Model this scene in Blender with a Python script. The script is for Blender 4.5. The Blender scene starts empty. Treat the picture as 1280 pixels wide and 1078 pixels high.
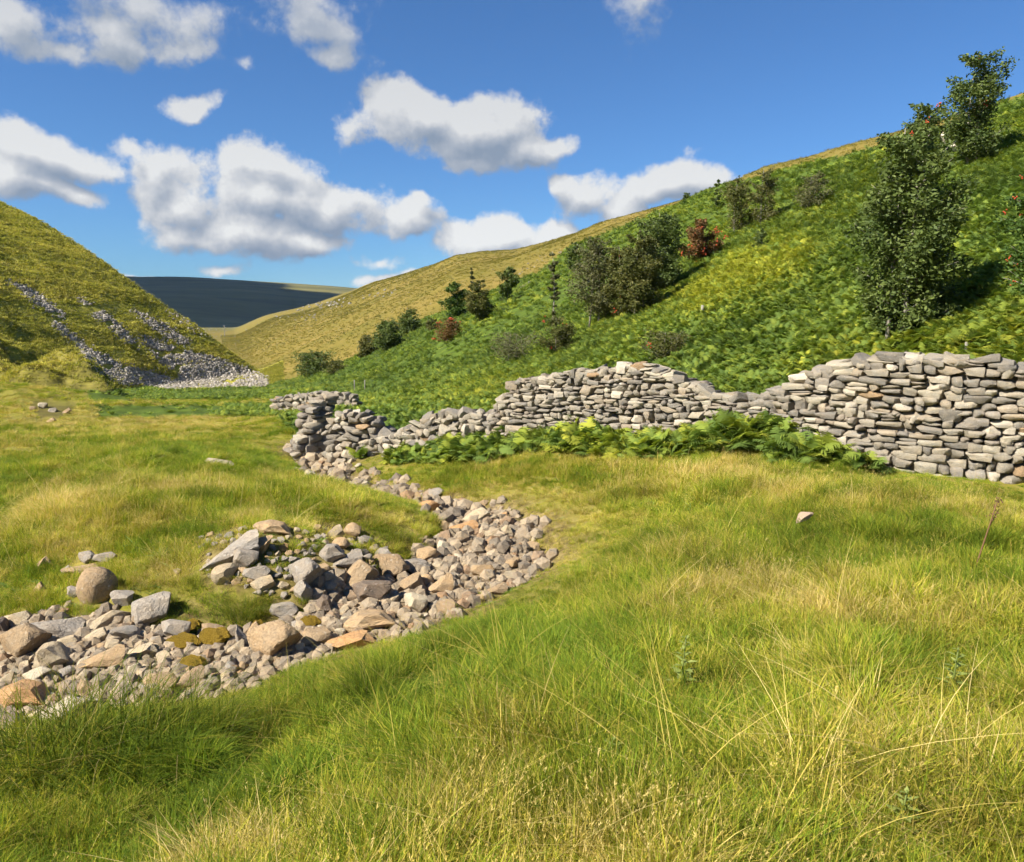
import bpy, bmesh, math, random
import numpy as np
from mathutils import Vector, Matrix, Euler
R = math.radians
random.seed(7)
rng = np.random.default_rng(11)
SC = bpy.context.scene
COL = SC.collection

# ------------------------------------------------------------------ camera
EYE = 1.65
PITCH = R(7.9)
cam_d = bpy.data.cameras.new('camera')
cam = bpy.data.objects.new('camera', cam_d)
COL.objects.link(cam)
cam.location = (0, 0, EYE)
cam.rotation_euler = (R(90) - PITCH, 0, 0)
cam_d.sensor_width = 36.0
cam_d.lens = 36.0 * 1000 / 1280
cam_d.clip_start = 0.05
cam_d.clip_end = 12000
SC.camera = cam

# ------------------------------------------------------------------ light, sky, exposure
SUN_EL, SUN_AZ = R(41), R(239)          # azimuth clockwise from +Y
sdir = Vector((math.sin(SUN_AZ) * math.cos(SUN_EL), math.cos(SUN_AZ) * math.cos(SUN_EL), math.sin(SUN_EL)))
sl = bpy.data.lights.new('sun', 'SUN')
sl.energy = 4.8
sl.angle = R(0.5)
sl.color = (1.0, 0.93, 0.80)
so = bpy.data.objects.new('sun', sl)
so.rotation_euler = sdir.to_track_quat('Z', 'Y').to_euler()
COL.objects.link(so)
EXPO = 1.25
SC.view_settings.view_transform = 'Standard'
SC.view_settings.look = 'None'
SC.view_settings.exposure = EXPO
SC.view_settings.gamma = 1.0
SC.view_settings.use_curve_mapping = False
SC.cycles.use_denoising = True
SC.cycles.use_adaptive_sampling = True
SC.cycles.adaptive_threshold = 0.035
SC.cycles.time_limit = 780
SC.cycles.adaptive_min_samples = 16
SC.cycles.max_bounces = 4
SC.cycles.transparent_max_bounces = 4
SC.cycles.diffuse_bounces = 2
SC.cycles.transmission_bounces = 2


class NT:
    """small helper for node trees"""
    def __init__(s, tree):
        s.t = tree
        s.n = tree.nodes
        s.l = tree.links

    def node(s, typ, **kw):
        nd = s.n.new(typ)
        for k, v in kw.items():
            setattr(nd, k, v)
        return nd

    def put(s, sock, v):
        if isinstance(v, bpy.types.NodeSocket):
            s.l.new(v, sock)
        elif v is not None:
            sock.default_value = v

    def math(s, op, a, b=None, c=None, clamp=False):
        nd = s.node('ShaderNodeMath', operation=op)
        nd.use_clamp = clamp
        s.put(nd.inputs[0], a)
        s.put(nd.inputs[1], b)
        s.put(nd.inputs[2], c)
        return nd.outputs[0]

    def vmath(s, op, a, b=None, scale=None):
        nd = s.node('ShaderNodeVectorMath', operation=op)
        s.put(nd.inputs[0], a)
        s.put(nd.inputs[1], b)
        if scale is not None:
            s.put(nd.inputs['Scale'], scale)
        return nd.outputs['Value'] if op in ('LENGTH', 'DOT_PRODUCT', 'DISTANCE') else nd.outputs[0]

    def mix(s, f, a, b, blend='MIX'):
        nd = s.node('ShaderNodeMix', data_type='RGBA', blend_type=blend)
        s.put(nd.inputs[0], f)
        for i, v in ((6, a), (7, b)):
            if isinstance(v, tuple) and len(v) == 3:
                v = v + (1,)
            s.put(nd.inputs[i], v)
        return nd.outputs[2]

    def noise(s, vec, scale, detail=4, rough=0.55, out=0, dist=0.0):
        nd = s.node('ShaderNodeTexNoise')
        s.put(nd.inputs['Vector'], vec)
        nd.inputs['Scale'].default_value = scale
        nd.inputs['Detail'].default_value = detail
        nd.inputs['Roughness'].default_value = rough
        nd.inputs['Distortion'].default_value = dist
        return nd.outputs[out]

    def maprange(s, v, a, b, c=0.0, d=1.0, smooth=False):
        nd = s.node('ShaderNodeMapRange', interpolation_type='SMOOTHSTEP' if smooth else 'LINEAR')
        nd.clamp = True
        s.put(nd.inputs[0], v)
        for i, q in enumerate((a, b, c, d)):
            s.put(nd.inputs[i + 1], q)
        return nd.outputs[0]

    def ramp(s, f, stops):
        nd = s.node('ShaderNodeValToRGB')
        s.put(nd.inputs[0], f)
        el = nd.color_ramp.elements
        while len(el) < len(stops):
            el.new(0.5)
        for e, (p, c) in zip(el, stops):
            e.position = p
            e.color = tuple(c) + (1,)
        return nd.outputs[0]

    def attr(s, name, typ='GEOMETRY', out='Fac'):
        nd = s.node('ShaderNodeAttribute', attribute_type=typ, attribute_name=name)
        return nd.outputs[out]


def pix(px, py):
    """photo pixel -> (T, S): x/y and (z-eye)/y of the sight line"""
    cx = (np.asarray(px, float) - 640) / 1000
    cy = (539 - np.asarray(py, float)) / 1000
    fy = math.cos(PITCH) + cy * math.sin(PITCH)
    fz = -math.sin(PITCH) + cy * math.cos(PITCH)
    return cx / fy, fz / fy


def topix(x, y, z):
    x, y, z = (np.asarray(v, float) for v in (x, y, z))
    z = z - EYE
    f = y * math.cos(PITCH) - z * math.sin(PITCH)
    u = y * math.sin(PITCH) + z * math.cos(PITCH)
    f = np.where(f < 0.05, np.nan, f)
    return 640 + 1000 * x / f, 539 - 1000 * u / f


# --- world: Nishita sky with cumulus clouds set into it by direction
world = bpy.data.worlds.new('World')
SC.world = world
world.use_nodes = True
world.cycles.sampling_method = 'NONE'
W = NT(world.node_tree)
W.n.clear()
wout = W.node('ShaderNodeOutputWorld')
bg = W.node('ShaderNodeBackground')
SKYS = 0.05
bg.inputs[1].default_value = SKYS
W.l.new(bg.outputs[0], wout.inputs[0])
sky = W.node('ShaderNodeTexSky', sky_type='NISHITA')
sky.sun_disc = False
sky.sun_elevation = SUN_EL
sky.sun_rotation = SUN_AZ
sky.altitude = 300
sky.air_density = 1.0
sky.dust_density = 0.15
sky.ozone_density = 4.0
tcw = W.node('ShaderNodeTexCoord')
DIRV = tcw.outputs['Generated']

# cloud lobes: photo px centre, half width, half height (pixels), strength
LOBES = [
    (150, 20, 110, 42, 0.4), (215, 62, 60, 26, .5), (90, -10, 80, 30, .7), (10, 30, 34, 36, .4), (60, 78, 26, 14, .1), (130, 52, 60, 34, .6),
    (400, 30, 66, 42, .6), (420, 70, 48, 24, .45), (390, 0, 60, 26, .6), (322, 98, 18, 14, .12),
    (790, 15, 34, 34, .32), (235, 139, 56, 12, .42),
    (585, 155, 100, 50, 1.9), (640, 180, 64, 34, 1.5), (525, 140, 60, 40, 1.6), (668, 176, 48, 22, 1.2), (432, 158, 22, 26, .08), (580, 195, 60, 22, .6),
    (75, 200, 80, 30, .95), (30, 228, 50, 30, .8), (100, 246, 46, 16, .6), (120, 205, 50, 26, .7),
    (190, 205, 46, 32, .8), (230, 240, 70, 46, 1.0), (335, 245, 84, 42, 1.25), (340, 215, 60, 30, 1.1), (395, 260, 70, 34, 1.0), (300, 285, 80, 32, 1.0),
    (370, 300, 60, 22, .8), (215, 275, 50, 28, .7), (160, 185, 22, 16, .4),
    (500, 270, 46, 26, .6), (520, 250, 26, 16, .5), (270, 327, 32, 12, .5), (172, 333, 36, 9, .3),
    (462, 330, 30, 16, .5), (470, 352, 46, 12, .8), (515, 345, 34, 10, .7),
    (620, 300, 82, 30, 1.5), (590, 310, 50, 26, .9), (690, 292, 40, 20, 1.0),
    (735, 245, 70, 30, 1.0), (780, 262, 60, 26, .9), (850, 225, 48, 32, 1.6), (820, 240, 48, 28, 1.1), (690, 235, 30, 22, .6),
]
lobes3 = []
for (lx, ly, hw, hh, st) in LOBES:
    T, S = pix(lx, ly)
    d = Vector((T, 1, S))
    k = 1 / d.length
    lobes3.append((d.normalized(), hw / 1000 * k * 1.15, hh / 1000 * k * 1.12, st))
# the rest of the sky carries the same scattered cumulus
for (az, el, aw, ah) in [(62, 15, .18, .08), (105, 20, .2, .09), (155, 16, .22, .09), (205, 24, .2, .1), (285, 20, .16, .08), (318, 16, .14, .06), (20, 50, .15, .1), (250, 14, .2, .08)]:
    a, e = R(az), R(el)
    lobes3.append((Vector((math.sin(a) * math.cos(e), math.cos(a) * math.cos(e), math.sin(e))), aw, ah, .9))


def lobes(vec, offs=(0, 0, 0)):
    """union of soft ellipsoids around the given directions"""
    acc = None
    for i, (c, sx, sz, st) in enumerate(lobes3):
        sc = (1 / sx, (1 / 0.6) if i < len(LOBES) else 1 / sx, 1 / sz)
        nd = W.node('ShaderNodeVectorMath', operation='MULTIPLY_ADD')
        W.put(nd.inputs[0], vec)
        nd.inputs[1].default_value = sc
        nd.inputs[2].default_value = tuple((o_ - c_) * s_ for c_, s_, o_ in zip(c, sc, offs))
        ln = W.vmath('LENGTH', nd.outputs[0])
        k = 0.45 + 0.55 * st
        f = W.math('MULTIPLY_ADD', ln, -k, k)
        acc = f if acc is None else W.math('SMOOTH_MAX', acc, f, 0.12)
    return W.math('MAXIMUM', acc, -1.0)


wn = W.noise(DIRV, 5.5, 2, .5, out=1)
wv = W.vmath('SCALE', W.vmath('SUBTRACT', wn, (0.5, 0.5, 0.5)), scale=0.085)
vec = W.vmath('ADD', DIRV, wv)
sepd = W.node('ShaderNodeSeparateXYZ')
W.put(sepd.inputs[0], DIRV)
DIRZ = sepd.outputs[2]
b0 = lobes(vec)
b1 = lobes(vec, (-0.010, 0, 0.022))
n1 = W.noise(DIRV, 17, 9, .6)
dn = W.math('MULTIPLY', W.math('SUBTRACT', n1, 0.5), 2.25)
d0 = W.math('ADD', b0, dn)
alpha = W.maprange(d0, 0.03, W.maprange(W.math('ABSOLUTE', DIRZ), 0.25, 0.42, 0.46, 0.85), smooth=True)
body = W.math('SUBTRACT', b0, b1)          # >0 on the side towards the sun
n3 = W.noise(W.vmath('ADD', DIRV, (-0.006, 0, 0.014)), 17, 6, .6)
lit = W.math('ADD', W.math('MULTIPLY', body, 1.1), W.math('MULTIPLY', W.math('SUBTRACT', n1, n3), 1.6))
lit = W.math('ADD', lit, 0.64)
thick = W.maprange(b0, 0.1, 1.0)
lit = W.math('SUBTRACT', lit, W.math('MULTIPLY', thick, 0.10), clamp=True)
sep = W.node('ShaderNodeSeparateXYZ')
W.put(sep.inputs[0], DIRV)
alpha = W.math('MULTIPLY', alpha, W.maprange(sep.outputs[2], 0.28, 0.42, 1.0, 0.80))
low = W.maprange(sep.outputs[2], 0.38, 0.08)           # low clouds stand farther and show their lit sides
lit = W.math('MULTIPLY', lit, W.math('MULTIPLY_ADD', low, 0.38, 0.62))
CL = 1 / (2 ** EXPO * SKYS)
ccol = W.ramp(lit, [(0.0, (.26 * CL, .33 * CL, .44 * CL)), (0.4, (.42 * CL, .47 * CL, .55 * CL)), (0.72, (.66 * CL, .68 * CL, .71 * CL)), (1.0, (.86 * CL, .87 * CL, .87 * CL))])
skyc = W.mix(1.0, sky.outputs[0], (0.50, 0.79, 1.09), 'MULTIPLY')
skyc = W.mix(alpha, skyc, ccol)
W.l.new(skyc, bg.inputs[0])

# ------------------------------------------------------------------ numeric helpers
def _h(ix, iy, seed):
    h = (ix.astype(np.int64) * 374761393 + iy.astype(np.int64) * 668265263 + seed * 974634777) & 0xFFFFFFFF
    h = ((h ^ (h >> 13)) * 1274126177) & 0xFFFFFFFF
    return ((h ^ (h >> 16)) & 0xFFFF) / 65535.0


def vn(x, y, seed=0):
    xi = np.floor(x)
    yi = np.floor(y)
    fx = x - xi
    fy = y - yi
    fx = fx * fx * (3 - 2 * fx)
    fy = fy * fy * (3 - 2 * fy)
    a = _h(xi, yi, seed)
    b = _h(xi + 1, yi, seed)
    c = _h(xi, yi + 1, seed)
    d = _h(xi + 1, yi + 1, seed)
    return (a + (b - a) * fx) * (1 - fy) + (c + (d - c) * fx) * fy


def fbm(x, y, seed=0, o=4):
    s = 0
    a = .5
    for i in range(o):
        s = s + a * (vn(x * 2 ** i + 13.7 * i, y * 2 ** i - 7.1 * i, seed + i) - .5)
        a *= .5
    return s * 2


def sst(a, b, x):
    t = np.clip((x - a) / (b - a), 0, 1)
    return t * t * (3 - 2 * t)


def smoothmax(a, b, k):
    h = np.clip(.5 + .5 * (a - b) / k, 0, 1)
    return b + (a - b) * h + k * h * (1 - h)


def poly_in(poly, px, py):
    px = np.asarray(px, float)
    py = np.asarray(py, float)
    inside = np.zeros(px.shape, bool)
    n = len(poly)
    for i in range(n):
        x1, y1 = poly[i]
        x2, y2 = poly[(i + 1) % n]
        if y1 == y2:
            continue
        c = ((y1 > py) != (y2 > py)) & (px < (x2 - x1) * (py - y1) / (y2 - y1) + x1)
        inside ^= c
    return inside


# ------------------------------------------------------------------ terrain height
UX, UY = -0.334, 0.943
FY = np.array([-400, 0, 3, 6, 10, 16, 24, 40, 60, 90, 150, 300, 4000.])
FZ = np.array([4, 0, -.05, -.2, -.45, -.9, -1.5, -2.6, -3.9, -6.2, -7.0, -6.5, -6])
_vs = np.linspace(-50, 700, 7501)
_sl = np.interp(_vs, [-50, 0, 1, 8.0, 11.2, 28, 105, 200, 700], [0, 0, .055, .06, .5, .5, .17, 0, 0])
_hv = np.concatenate([[0], np.cumsum(.5 * (_sl[1:] + _sl[:-1]) * (_vs[1] - _vs[0]))])
SKY_A = [(285, 416), (320, 404), (360, 391), (400, 378), (430, 368), (470, 352), (540, 334), (570, 322), (600, 318), (640, 316), (660, 311),
         (720, 293), (760, 279), (820, 259), (870, 243), (900, 234), (960, 213), (1040, 196), (1090, 184), (1200, 153), (1280, 129), (1500, 66)]
SKY_B = [(-420, 40), (-200, 130), (0, 252), (50, 276), (100, 307), (140, 335), (160, 350), (200, 378), (240, 404), (265, 422), (280, 434), (300, 449), (322, 463), (342, 476)]
_ta, _sa = pix(*np.array(SKY_A, float).T)
_tb, _sb = pix(*np.array(SKY_B, float).T)


def rightA(x, y):
    u = UX * x + UY * y
    v = -UY * -x + 0.334 * y
    fl = np.interp(u, FY, FZ)
    foot = np.interp(u, [0, 40, 120], [0, 1.5, 4.0])
    h = np.interp(v + foot, _vs, _hv) * (1 - sst(650, 1000, u))
    return fl + h


_tg = np.linspace(-.36, 1.1, 240)
_yg = np.geomspace(5, 1500, 900)
_TT, _YY = np.meshgrid(_tg, _yg, indexing='ij')
_ss = (rightA(_TT * _YY, _YY) - EYE) / _YY
_smax = _ss.max(1)
_crY = _yg[_ss.argmax(1)]


def soft_min(a, b, k):
    return -smoothmax(-a, -b, k)


def hit_fix(px, py, Y):
    T, S = pix(px, py)
    return (float(T) * Y, Y, EYE + float(S) * Y)


# stream bed: photo pixel, depth, half width
ST = [(-520, 890, 5.5, .95), (-200, 876, 5.4, .9), (0, 858, 5.35, .88), (110, 842, 5.42, .80), (250, 832, 5.55, .66), (400, 800, 5.9, .50), (520, 758, 6.6, .62),
      (607, 706, 7.75, .66), (612, 655, 9.1, .54), (556, 634, 10.4, .34), (488, 622, 11.9, .16), (424, 603, 13.6, .34), (398, 582, 15.8, .48), (385, 560, 18, .3)]
STW = np.array([hit_fix(a, b, c) + (w,) for a, b, c, w in ST])


def stream(x, y):
    """distance outside the bed's edge, bed height"""
    best = np.full(np.shape(x), 1e9)
    bz = np.zeros(np.shape(x))
    dd = np.full(np.shape(x), 1e9)
    for a, b in zip(STW[:-1], STW[1:]):
        ex, ey = b[0] - a[0], b[1] - a[1]
        t = np.clip(((x - a[0]) * ex + (y - a[1]) * ey) / (ex * ex + ey * ey), 0, 1)
        d = np.hypot(x - a[0] - t * ex, y - a[1] - t * ey)
        e = d - (a[3] + (b[3] - a[3]) * t)
        m = e < best
        best = np.where(m, e, best)
        bz = np.where(m, a[2] + (b[2] - a[2]) * t, bz)
        dd = np.where(m, d, dd)
    return best, bz


WD = np.array([(375, 562, 16.2), (415, 552, 16.5), (474, 560, 15.2), (500, 556, 15.0), (530, 550, 14.6), (560, 546, 14.3), (604, 536, 13.6), (640, 540, 13.2), (700, 548, 12.7), (760, 552, 12.2), (800, 554, 11.9),
               (850, 553, 11.45), (905, 549, 10.9), (935, 552, 10.6), (975, 560, 10.2), (1020, 570, 9.85), (1060, 578, 9.55), (1100, 586, 9.3), (1160, 594, 9.0), (1220, 600, 8.75),
               (1280, 606, 8.55), (1345, 614, 8.35)], float)
_wt, _ws = pix(WD[:, 0], WD[:, 1])
_wy = WD[:, 2]
_wz = EYE + _ws * _wy
_wdz = np.zeros(len(_wt))


def wall_y(T):
    """depth of the wall line in direction T"""
    return np.interp(T, _wt, _wy, left=60, right=8.2)


HEAP = [hit_fix(375, 690, 7.0), hit_fix(300, 690, 6.8), hit_fix(450, 705, 7.0), hit_fix(340, 668, 7.4)]


def zfun(x, y, fine=True):
    x = np.asarray(x, float)
    y = np.asarray(y, float)
    r = np.hypot(x, y)
    az = np.arctan2(x, y)
    azc = np.clip(az, R(-50), R(50))
    Y = np.maximum(r * np.cos(azc), .3)
    T = np.tan(azc)
    z = rightA(x, y)
    # lay the hill's skyline where the photograph has it
    s = (z - EYE) / Y
    sm = np.interp(T, _tg, _smax)
    sk = np.interp(T, _ta, _sa)
    w = sst(0, 1, np.clip(s / np.maximum(sm, .01), 0, 1)) * sst(0.0, .03, sm)
    z = z + (sk - sm) * w * Y
    vv = UY * x + .334 * y
    rel = sst(9, 40, vv)
    z = z + rel * (fbm(x / 26, y / 26, 5, 3) * 1.5 + fbm(x / 6, y / 6, 9, 3) * .22)
    # left spur
    sb = np.interp(T, _tb, _sb)
    Yc = np.interp(T, [-1.1, -.64, -.48, -.30], [118, 128, 124, 122])
    Yf = np.interp(T, [-1.1, -.64, -.48, -.30], [52, 74, 92, 121])
    zc = EYE + sb * Yc
    zf = EYE - .088 * Yf
    t = (Y - Yf) / np.maximum(Yc - Yf, .5)
    face = zf + (zc - zf) * (np.clip(t, 0, 1) ** .92)
    B = np.where(t < 0, zf + (Y - Yf) * .5, np.where(t > 1, zc - (Y - Yc) * .35, face))
    B = np.where(T > -.292, -60, B)
    inner = sst(0.02, .15, t) * (1 - sst(.8, 1.0, t)) * sst(-.30, -.34, T)
    ridg = 1 - np.abs(fbm(x / 16 + 3, (B + y * .12) / 3.4, 21, 4)) * 2.2
    B = B + inner * (fbm(x / 18, y / 9, 31, 4) * .7 + np.clip(ridg, 0, 1) * .35 + fbm(x / 2.2, y / 1.6, 33, 3) * .32)
    z = smoothmax(z, B, .35)
    # steep bluff below the spur at the far left
    pxb = 640 + 1000 * T * .99
    bl = sst(66, 69.5, Y + fbm(x / 5, y / 9, 3, 3) * 3.0) * (1 - sst(74, 84, Y)) * sst(165, 110, pxb)
    z = z + bl * (3.2 + fbm(x / 4, y / 3, 41, 4) * 3.4)
    # mound with an eroded bank
    mx, my, _ = hit_fix(-30, 480, 33)
    d2 = ((x - mx) / 7.5) ** 2 + ((y - my) / 5) ** 2
    z = z + 1.45 * np.exp(-d2) * 1.0
    # dark moor across the gap
    topm = EYE + np.interp(T, pix([0, 160, 300, 400, 450, 700], [350] * 6)[0], pix([0] * 6, [347, 348, 352, 357.5, 361, 372])[1]) * 2300
    C = -30 + (topm + 30) * sst(650, 2350, Y + fbm(x / 300, y / 300, 8, 3) * 200)
    z = smoothmax(z, C, 3)
    # far country behind and around
    z = z + sst(900, 3500, r) * 10 * fbm(x / 700, y / 700, 77, 3)
    # near undulation
    near = 1 - sst(40, 90, r)
    e, bz = stream(x, y)
    z = z + near * (fbm(x / 3.1, y / 3.1, 51, 3) * .16 + fbm(x / .7, y / .7, 55, 3) * .17 * sst(.2, 1.0, e))
    if y.ndim:
        pass
    yw = np.interp(T, _wt, _wy)
    z = z + np.interp(T, _wt, _wdz) * np.exp(-((Y - yw) / 3.0) ** 2) * sst(-.20, -.14, T)
    hp = 0
    for hx, hy, hz in HEAP:
        hp = hp + np.exp(-(((x - hx) / .55) ** 2 + ((y - hy) / .42) ** 2))
    # rut beside the meadow path
    ax, ay, _ = hit_fix(-20, 668, 8.2)
    bx, by, _ = hit_fix(110, 570, 15)
    tt = np.clip(((x - ax) * (bx - ax) + (y - ay) * (by - ay)) / ((bx - ax) ** 2 + (by - ay) ** 2), 0, 1)
    dr = np.hypot(x - ax - tt * (bx - ax), y - ay - tt * (by - ay))
    z = z - .16 * np.exp(-(dr / .28) ** 2)
    bank = bz + .09 + np.where((y < 5.6) & (x < -1), .17, .23) * np.maximum(e, 0)
    zz = soft_min(z, bank, .16)
    z = np.where(e < 5, zz, z)
    z = z + .15 * np.minimum(hp, 1) * sst(-.05, .4, e)
    # undercut bank beyond the bend and crisp bed edge
    z = z + (sst(-.05, .12, e) - 1) * .07 * (e < .3)
    z = z + (fbm(x / .35, y / .35, 61, 3) * .08) * (1 - sst(0, .25, e))
    return z


_x0 = _wt * _wy
for _it in range(3):
    _wdz = _wdz + np.where(_wt > -.17, _wz - zfun(_x0, _wy), 0)
print('wall ground corrections', np.round(_wdz, 2))


def hits(px, py, y0=1.3, y1=2600, n=520):
    """where sight lines through photo pixels meet the ground"""
    px = np.atleast_1d(np.asarray(px, float))
    py = np.atleast_1d(np.asarray(py, float))
    T, S = pix(px, py)
    Y = np.geomspace(y0, y1, n)
    res = np.full(len(px), np.nan)
    for c in range(0, len(px), 1500):
        t, s = T[c:c + 1500, None], S[c:c + 1500, None]
        g = zfun(t * Y, Y + 0 * t) - (EYE + s * Y)
        below = g > 0
        k = below.argmax(1)
        ok = below.any(1) & (k > 0)
        i = np.arange(len(k))
        k0 = np.maximum(k - 1, 0)
        g0, g1 = g[i, k0], g[i, k]
        f = np.where(ok, -g0 / np.where(g1 - g0 == 0, 1, g1 - g0), 0)
        yy = Y[k0] + (Y[k] - Y[k0]) * np.clip(f, 0, 1)
        res[c:c + 1500] = np.where(ok, yy, np.nan)
    Yh = res
    return T * Yh, Yh, EYE + S * Yh


def hit(px, py):
    x, y, z = hits([px], [py])
    return float(x[0]), float(y[0]), float(z[0])


# ------------------------------------------------------------------ object helpers
def tag(o, label=None, cat=None, group=None, kind=None):
    if label:
        o['label'] = label
    if cat:
        o['category'] = cat
    if group:
        o['group'] = group
    if kind:
        o['kind'] = kind
    return o


def new_obj(name, me, parent=None, loc=None, mat=None):
    o = bpy.data.objects.new(name, me)
    COL.objects.link(o)
    if parent is not None:
        o.parent = parent
    if loc is not None:
        o.location = loc
    if mat is not None and me is not None and len(me.materials) == 0:
        me.materials.append(mat)
    return o


def mesh_np(name, V, F, attrs=None, smooth=False, mat=None):
    """V (n,3); F list of index arrays, each (m,k)"""
    me = bpy.data.meshes.new(name)
    V = np.asarray(V, np.float32)
    Fs = [np.asarray(f, np.int32) for f in (F if isinstance(F, (list, tuple)) else [F]) if len(f)]
    nl = sum(f.size for f in Fs)
    nf = sum(len(f) for f in Fs)
    me.vertices.add(len(V))
    me.vertices.foreach_set('co', V.ravel())
    me.loops.add(nl)
    me.loops.foreach_set('vertex_index', np.concatenate([f.ravel() for f in Fs]))
    me.polygons.add(nf)
    tot = np.concatenate([np.full(len(f), f.shape[1], np.int32) for f in Fs])
    st = np.concatenate([[0], np.cumsum(tot)[:-1]]).astype(np.int32)
    me.polygons.foreach_set('loop_start', st)
    if smooth:
        me.polygons.foreach_set('use_smooth', np.ones(nf, bool))
    me.update(calc_edges=True)
    me.validate()
    for k, a in (attrs or {}).items():
        at = me.attributes.new(k, 'FLOAT', 'POINT')
        at.data.foreach_set('value', np.asarray(a, np.float32))
    if mat:
        me.materials.append(mat)
    return me


def material(name):
    m = bpy.data.materials.new(name)
    m.use_nodes = True
    n = NT(m.node_tree)
    n.n.clear()
    out = n.node('ShaderNodeOutputMaterial')
    return m, n, out


def principled(n, col, rough=.8, normal=None, spec=.3):
    p = n.node('ShaderNodeBsdfPrincipled')
    n.put(p.inputs['Base Color'], col if not (isinstance(col, tuple) and len(col) == 3) else col + (1,))
    n.put(p.inputs['Roughness'], rough)
    p.inputs['Specular IOR Level'].default_value = spec
    if normal is not None:
        n.l.new(normal, p.inputs['Normal'])
    return p.outputs[0]


def bump(n, h, strength=.4, dist=.02):
    b = n.node('ShaderNodeBump')
    b.inputs['Strength'].default_value = strength
    b.inputs['Distance'].default_value = dist
    n.l.new(h, b.inputs['Height'])
    return b.outputs[0]


# ------------------------------------------------------------------ materials
def leaf_mat(name, stops, straw=None, trans=.35, rough=.7, spec=.12):
    """foliage: colour from the instance's 'tone' plus the blade's own 'bt'"""
    m, n, out = material(name)
    tone = n.attr('tone', 'INSTANCER')
    bt = n.attr('bt')
    f = n.math('ADD', n.math('MULTIPLY', tone, 1.0), n.math('MULTIPLY', n.math('SUBTRACT', bt, .5), .75), clamp=True)
    col = n.ramp(f, stops)
    bri = n.math('MULTIPLY_ADD', n.attr('bri', 'INSTANCER'), .8, .62)
    col = n.mix(1.0, col, n.vmath('SCALE', (1, 1, 1), scale=bri), 'MULTIPLY')
    p = principled(n, col, rough, spec=spec)
    t = n.node('ShaderNodeBsdfTranslucent')
    n.l.new(n.mix(1.0, col, (1.0, 1.05, .55), 'MULTIPLY'), t.inputs[0])
    mx = n.node('ShaderNodeMixShader')
    mx.inputs[0].default_value = trans
    n.l.new(p, mx.inputs[1])
    n.l.new(t.outputs[0], mx.inputs[2])
    n.l.new(mx.outputs[0], out.inputs[0])
    return m


M = {}
GR = [(0.0, (.12, .185, .020)), (.3, (.205, .275, .024)), (.55, (.36, .36, .034)), (.80, (.50, .39, .085)), (1.0, (.64, .50, .22))]
M['grass'] = leaf_mat('grass_blades', GR, trans=.45)
M['straw'] = leaf_mat('dry_grass', [(0, (.30, .25, .03)), (.5, (.46, .36, .085)), (1, (.60, .48, .20))], trans=.3)
M['bracken'] = leaf_mat('bracken_fronds', [(0, (.11, .17, .042)), (.4, (.165, .235, .046)), (.72, (.27, .315, .046)), (1, (.42, .41, .05))], trans=.38)
M['hillgrass'] = leaf_mat('hill_grass', [(0, (.13, .15, .028)), (.5, (.27, .26, .045)), (1, (.44, .35, .10))], trans=.4)
M['herb'] = leaf_mat('herb_leaves', [(0, (.11, .19, .05)), (1, (.26, .33, .08))], trans=.3)


def tree_leaf(name, c0, c1, c2, trans=.25):
    m, n, out = material(name)
    bt = n.attr('bt')
    col = n.ramp(bt, [(0, c0), (.5, c1), (1, c2)])
    p = principled(n, col, .6, spec=.2)
    t = n.node('ShaderNodeBsdfTranslucent')
    n.l.new(n.mix(1.0, col, (1.1, 1.1, .5), 'MULTIPLY'), t.inputs[0])
    mx = n.node('ShaderNodeMixShader')
    mx.inputs[0].default_value = trans
    n.l.new(p, mx.inputs[1])
    n.l.new(t.outputs[0], mx.inputs[2])
    n.l.new(mx.outputs[0], out.inputs[0])
    return m


M['leaf_dark'] = tree_leaf('rowan_leaves', (.038, .066, .016), (.085, .12, .030), (.15, .19, .048))
M['leaf_green'] = tree_leaf('green_leaves', (.03, .065, .012), (.06, .11, .02), (.11, .17, .03))
M['leaf_olive'] = tree_leaf('olive_leaves', (.05, .06, .016), (.09, .10, .025), (.15, .14, .04))
M['leaf_rust'] = tree_leaf('rusty_leaves', (.07, .06, .02), (.14, .085, .03), (.24, .10, .045))
M['leaf_grey'] = tree_leaf('grey_leaves', (.06, .075, .025), (.11, .115, .045), (.16, .155, .065))
m, n, out = material('berries')
n.l.new(principled(n, (.42, .06, .02), .5), out.inputs[0])
M['berry'] = m
m, n, out = material('bark')
tc = n.node('ShaderNodeTexCoord')
nz = n.noise(tc.outputs['Object'], 18, 5)
n.l.new(principled(n, n.ramp(nz, [(.3, (.16, .14, .11)), (.7, (.36, .33, .28))]), .85, bump(n, nz, .5, .02)), out.inputs[0])
M['bark'] = m
m, n, out = material('weathered_wood')
tc = n.node('ShaderNodeTexCoord')
nz = n.noise(n.vmath('MULTIPLY', tc.outputs['Object'], (20, 20, 3)), 3, 4)
n.l.new(principled(n, n.ramp(nz, [(.3, (.16, .15, .12)), (.7, (.30, .28, .24))]), .85, bump(n, nz, .4, .01)), out.inputs[0])
M['wood'] = m


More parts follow.
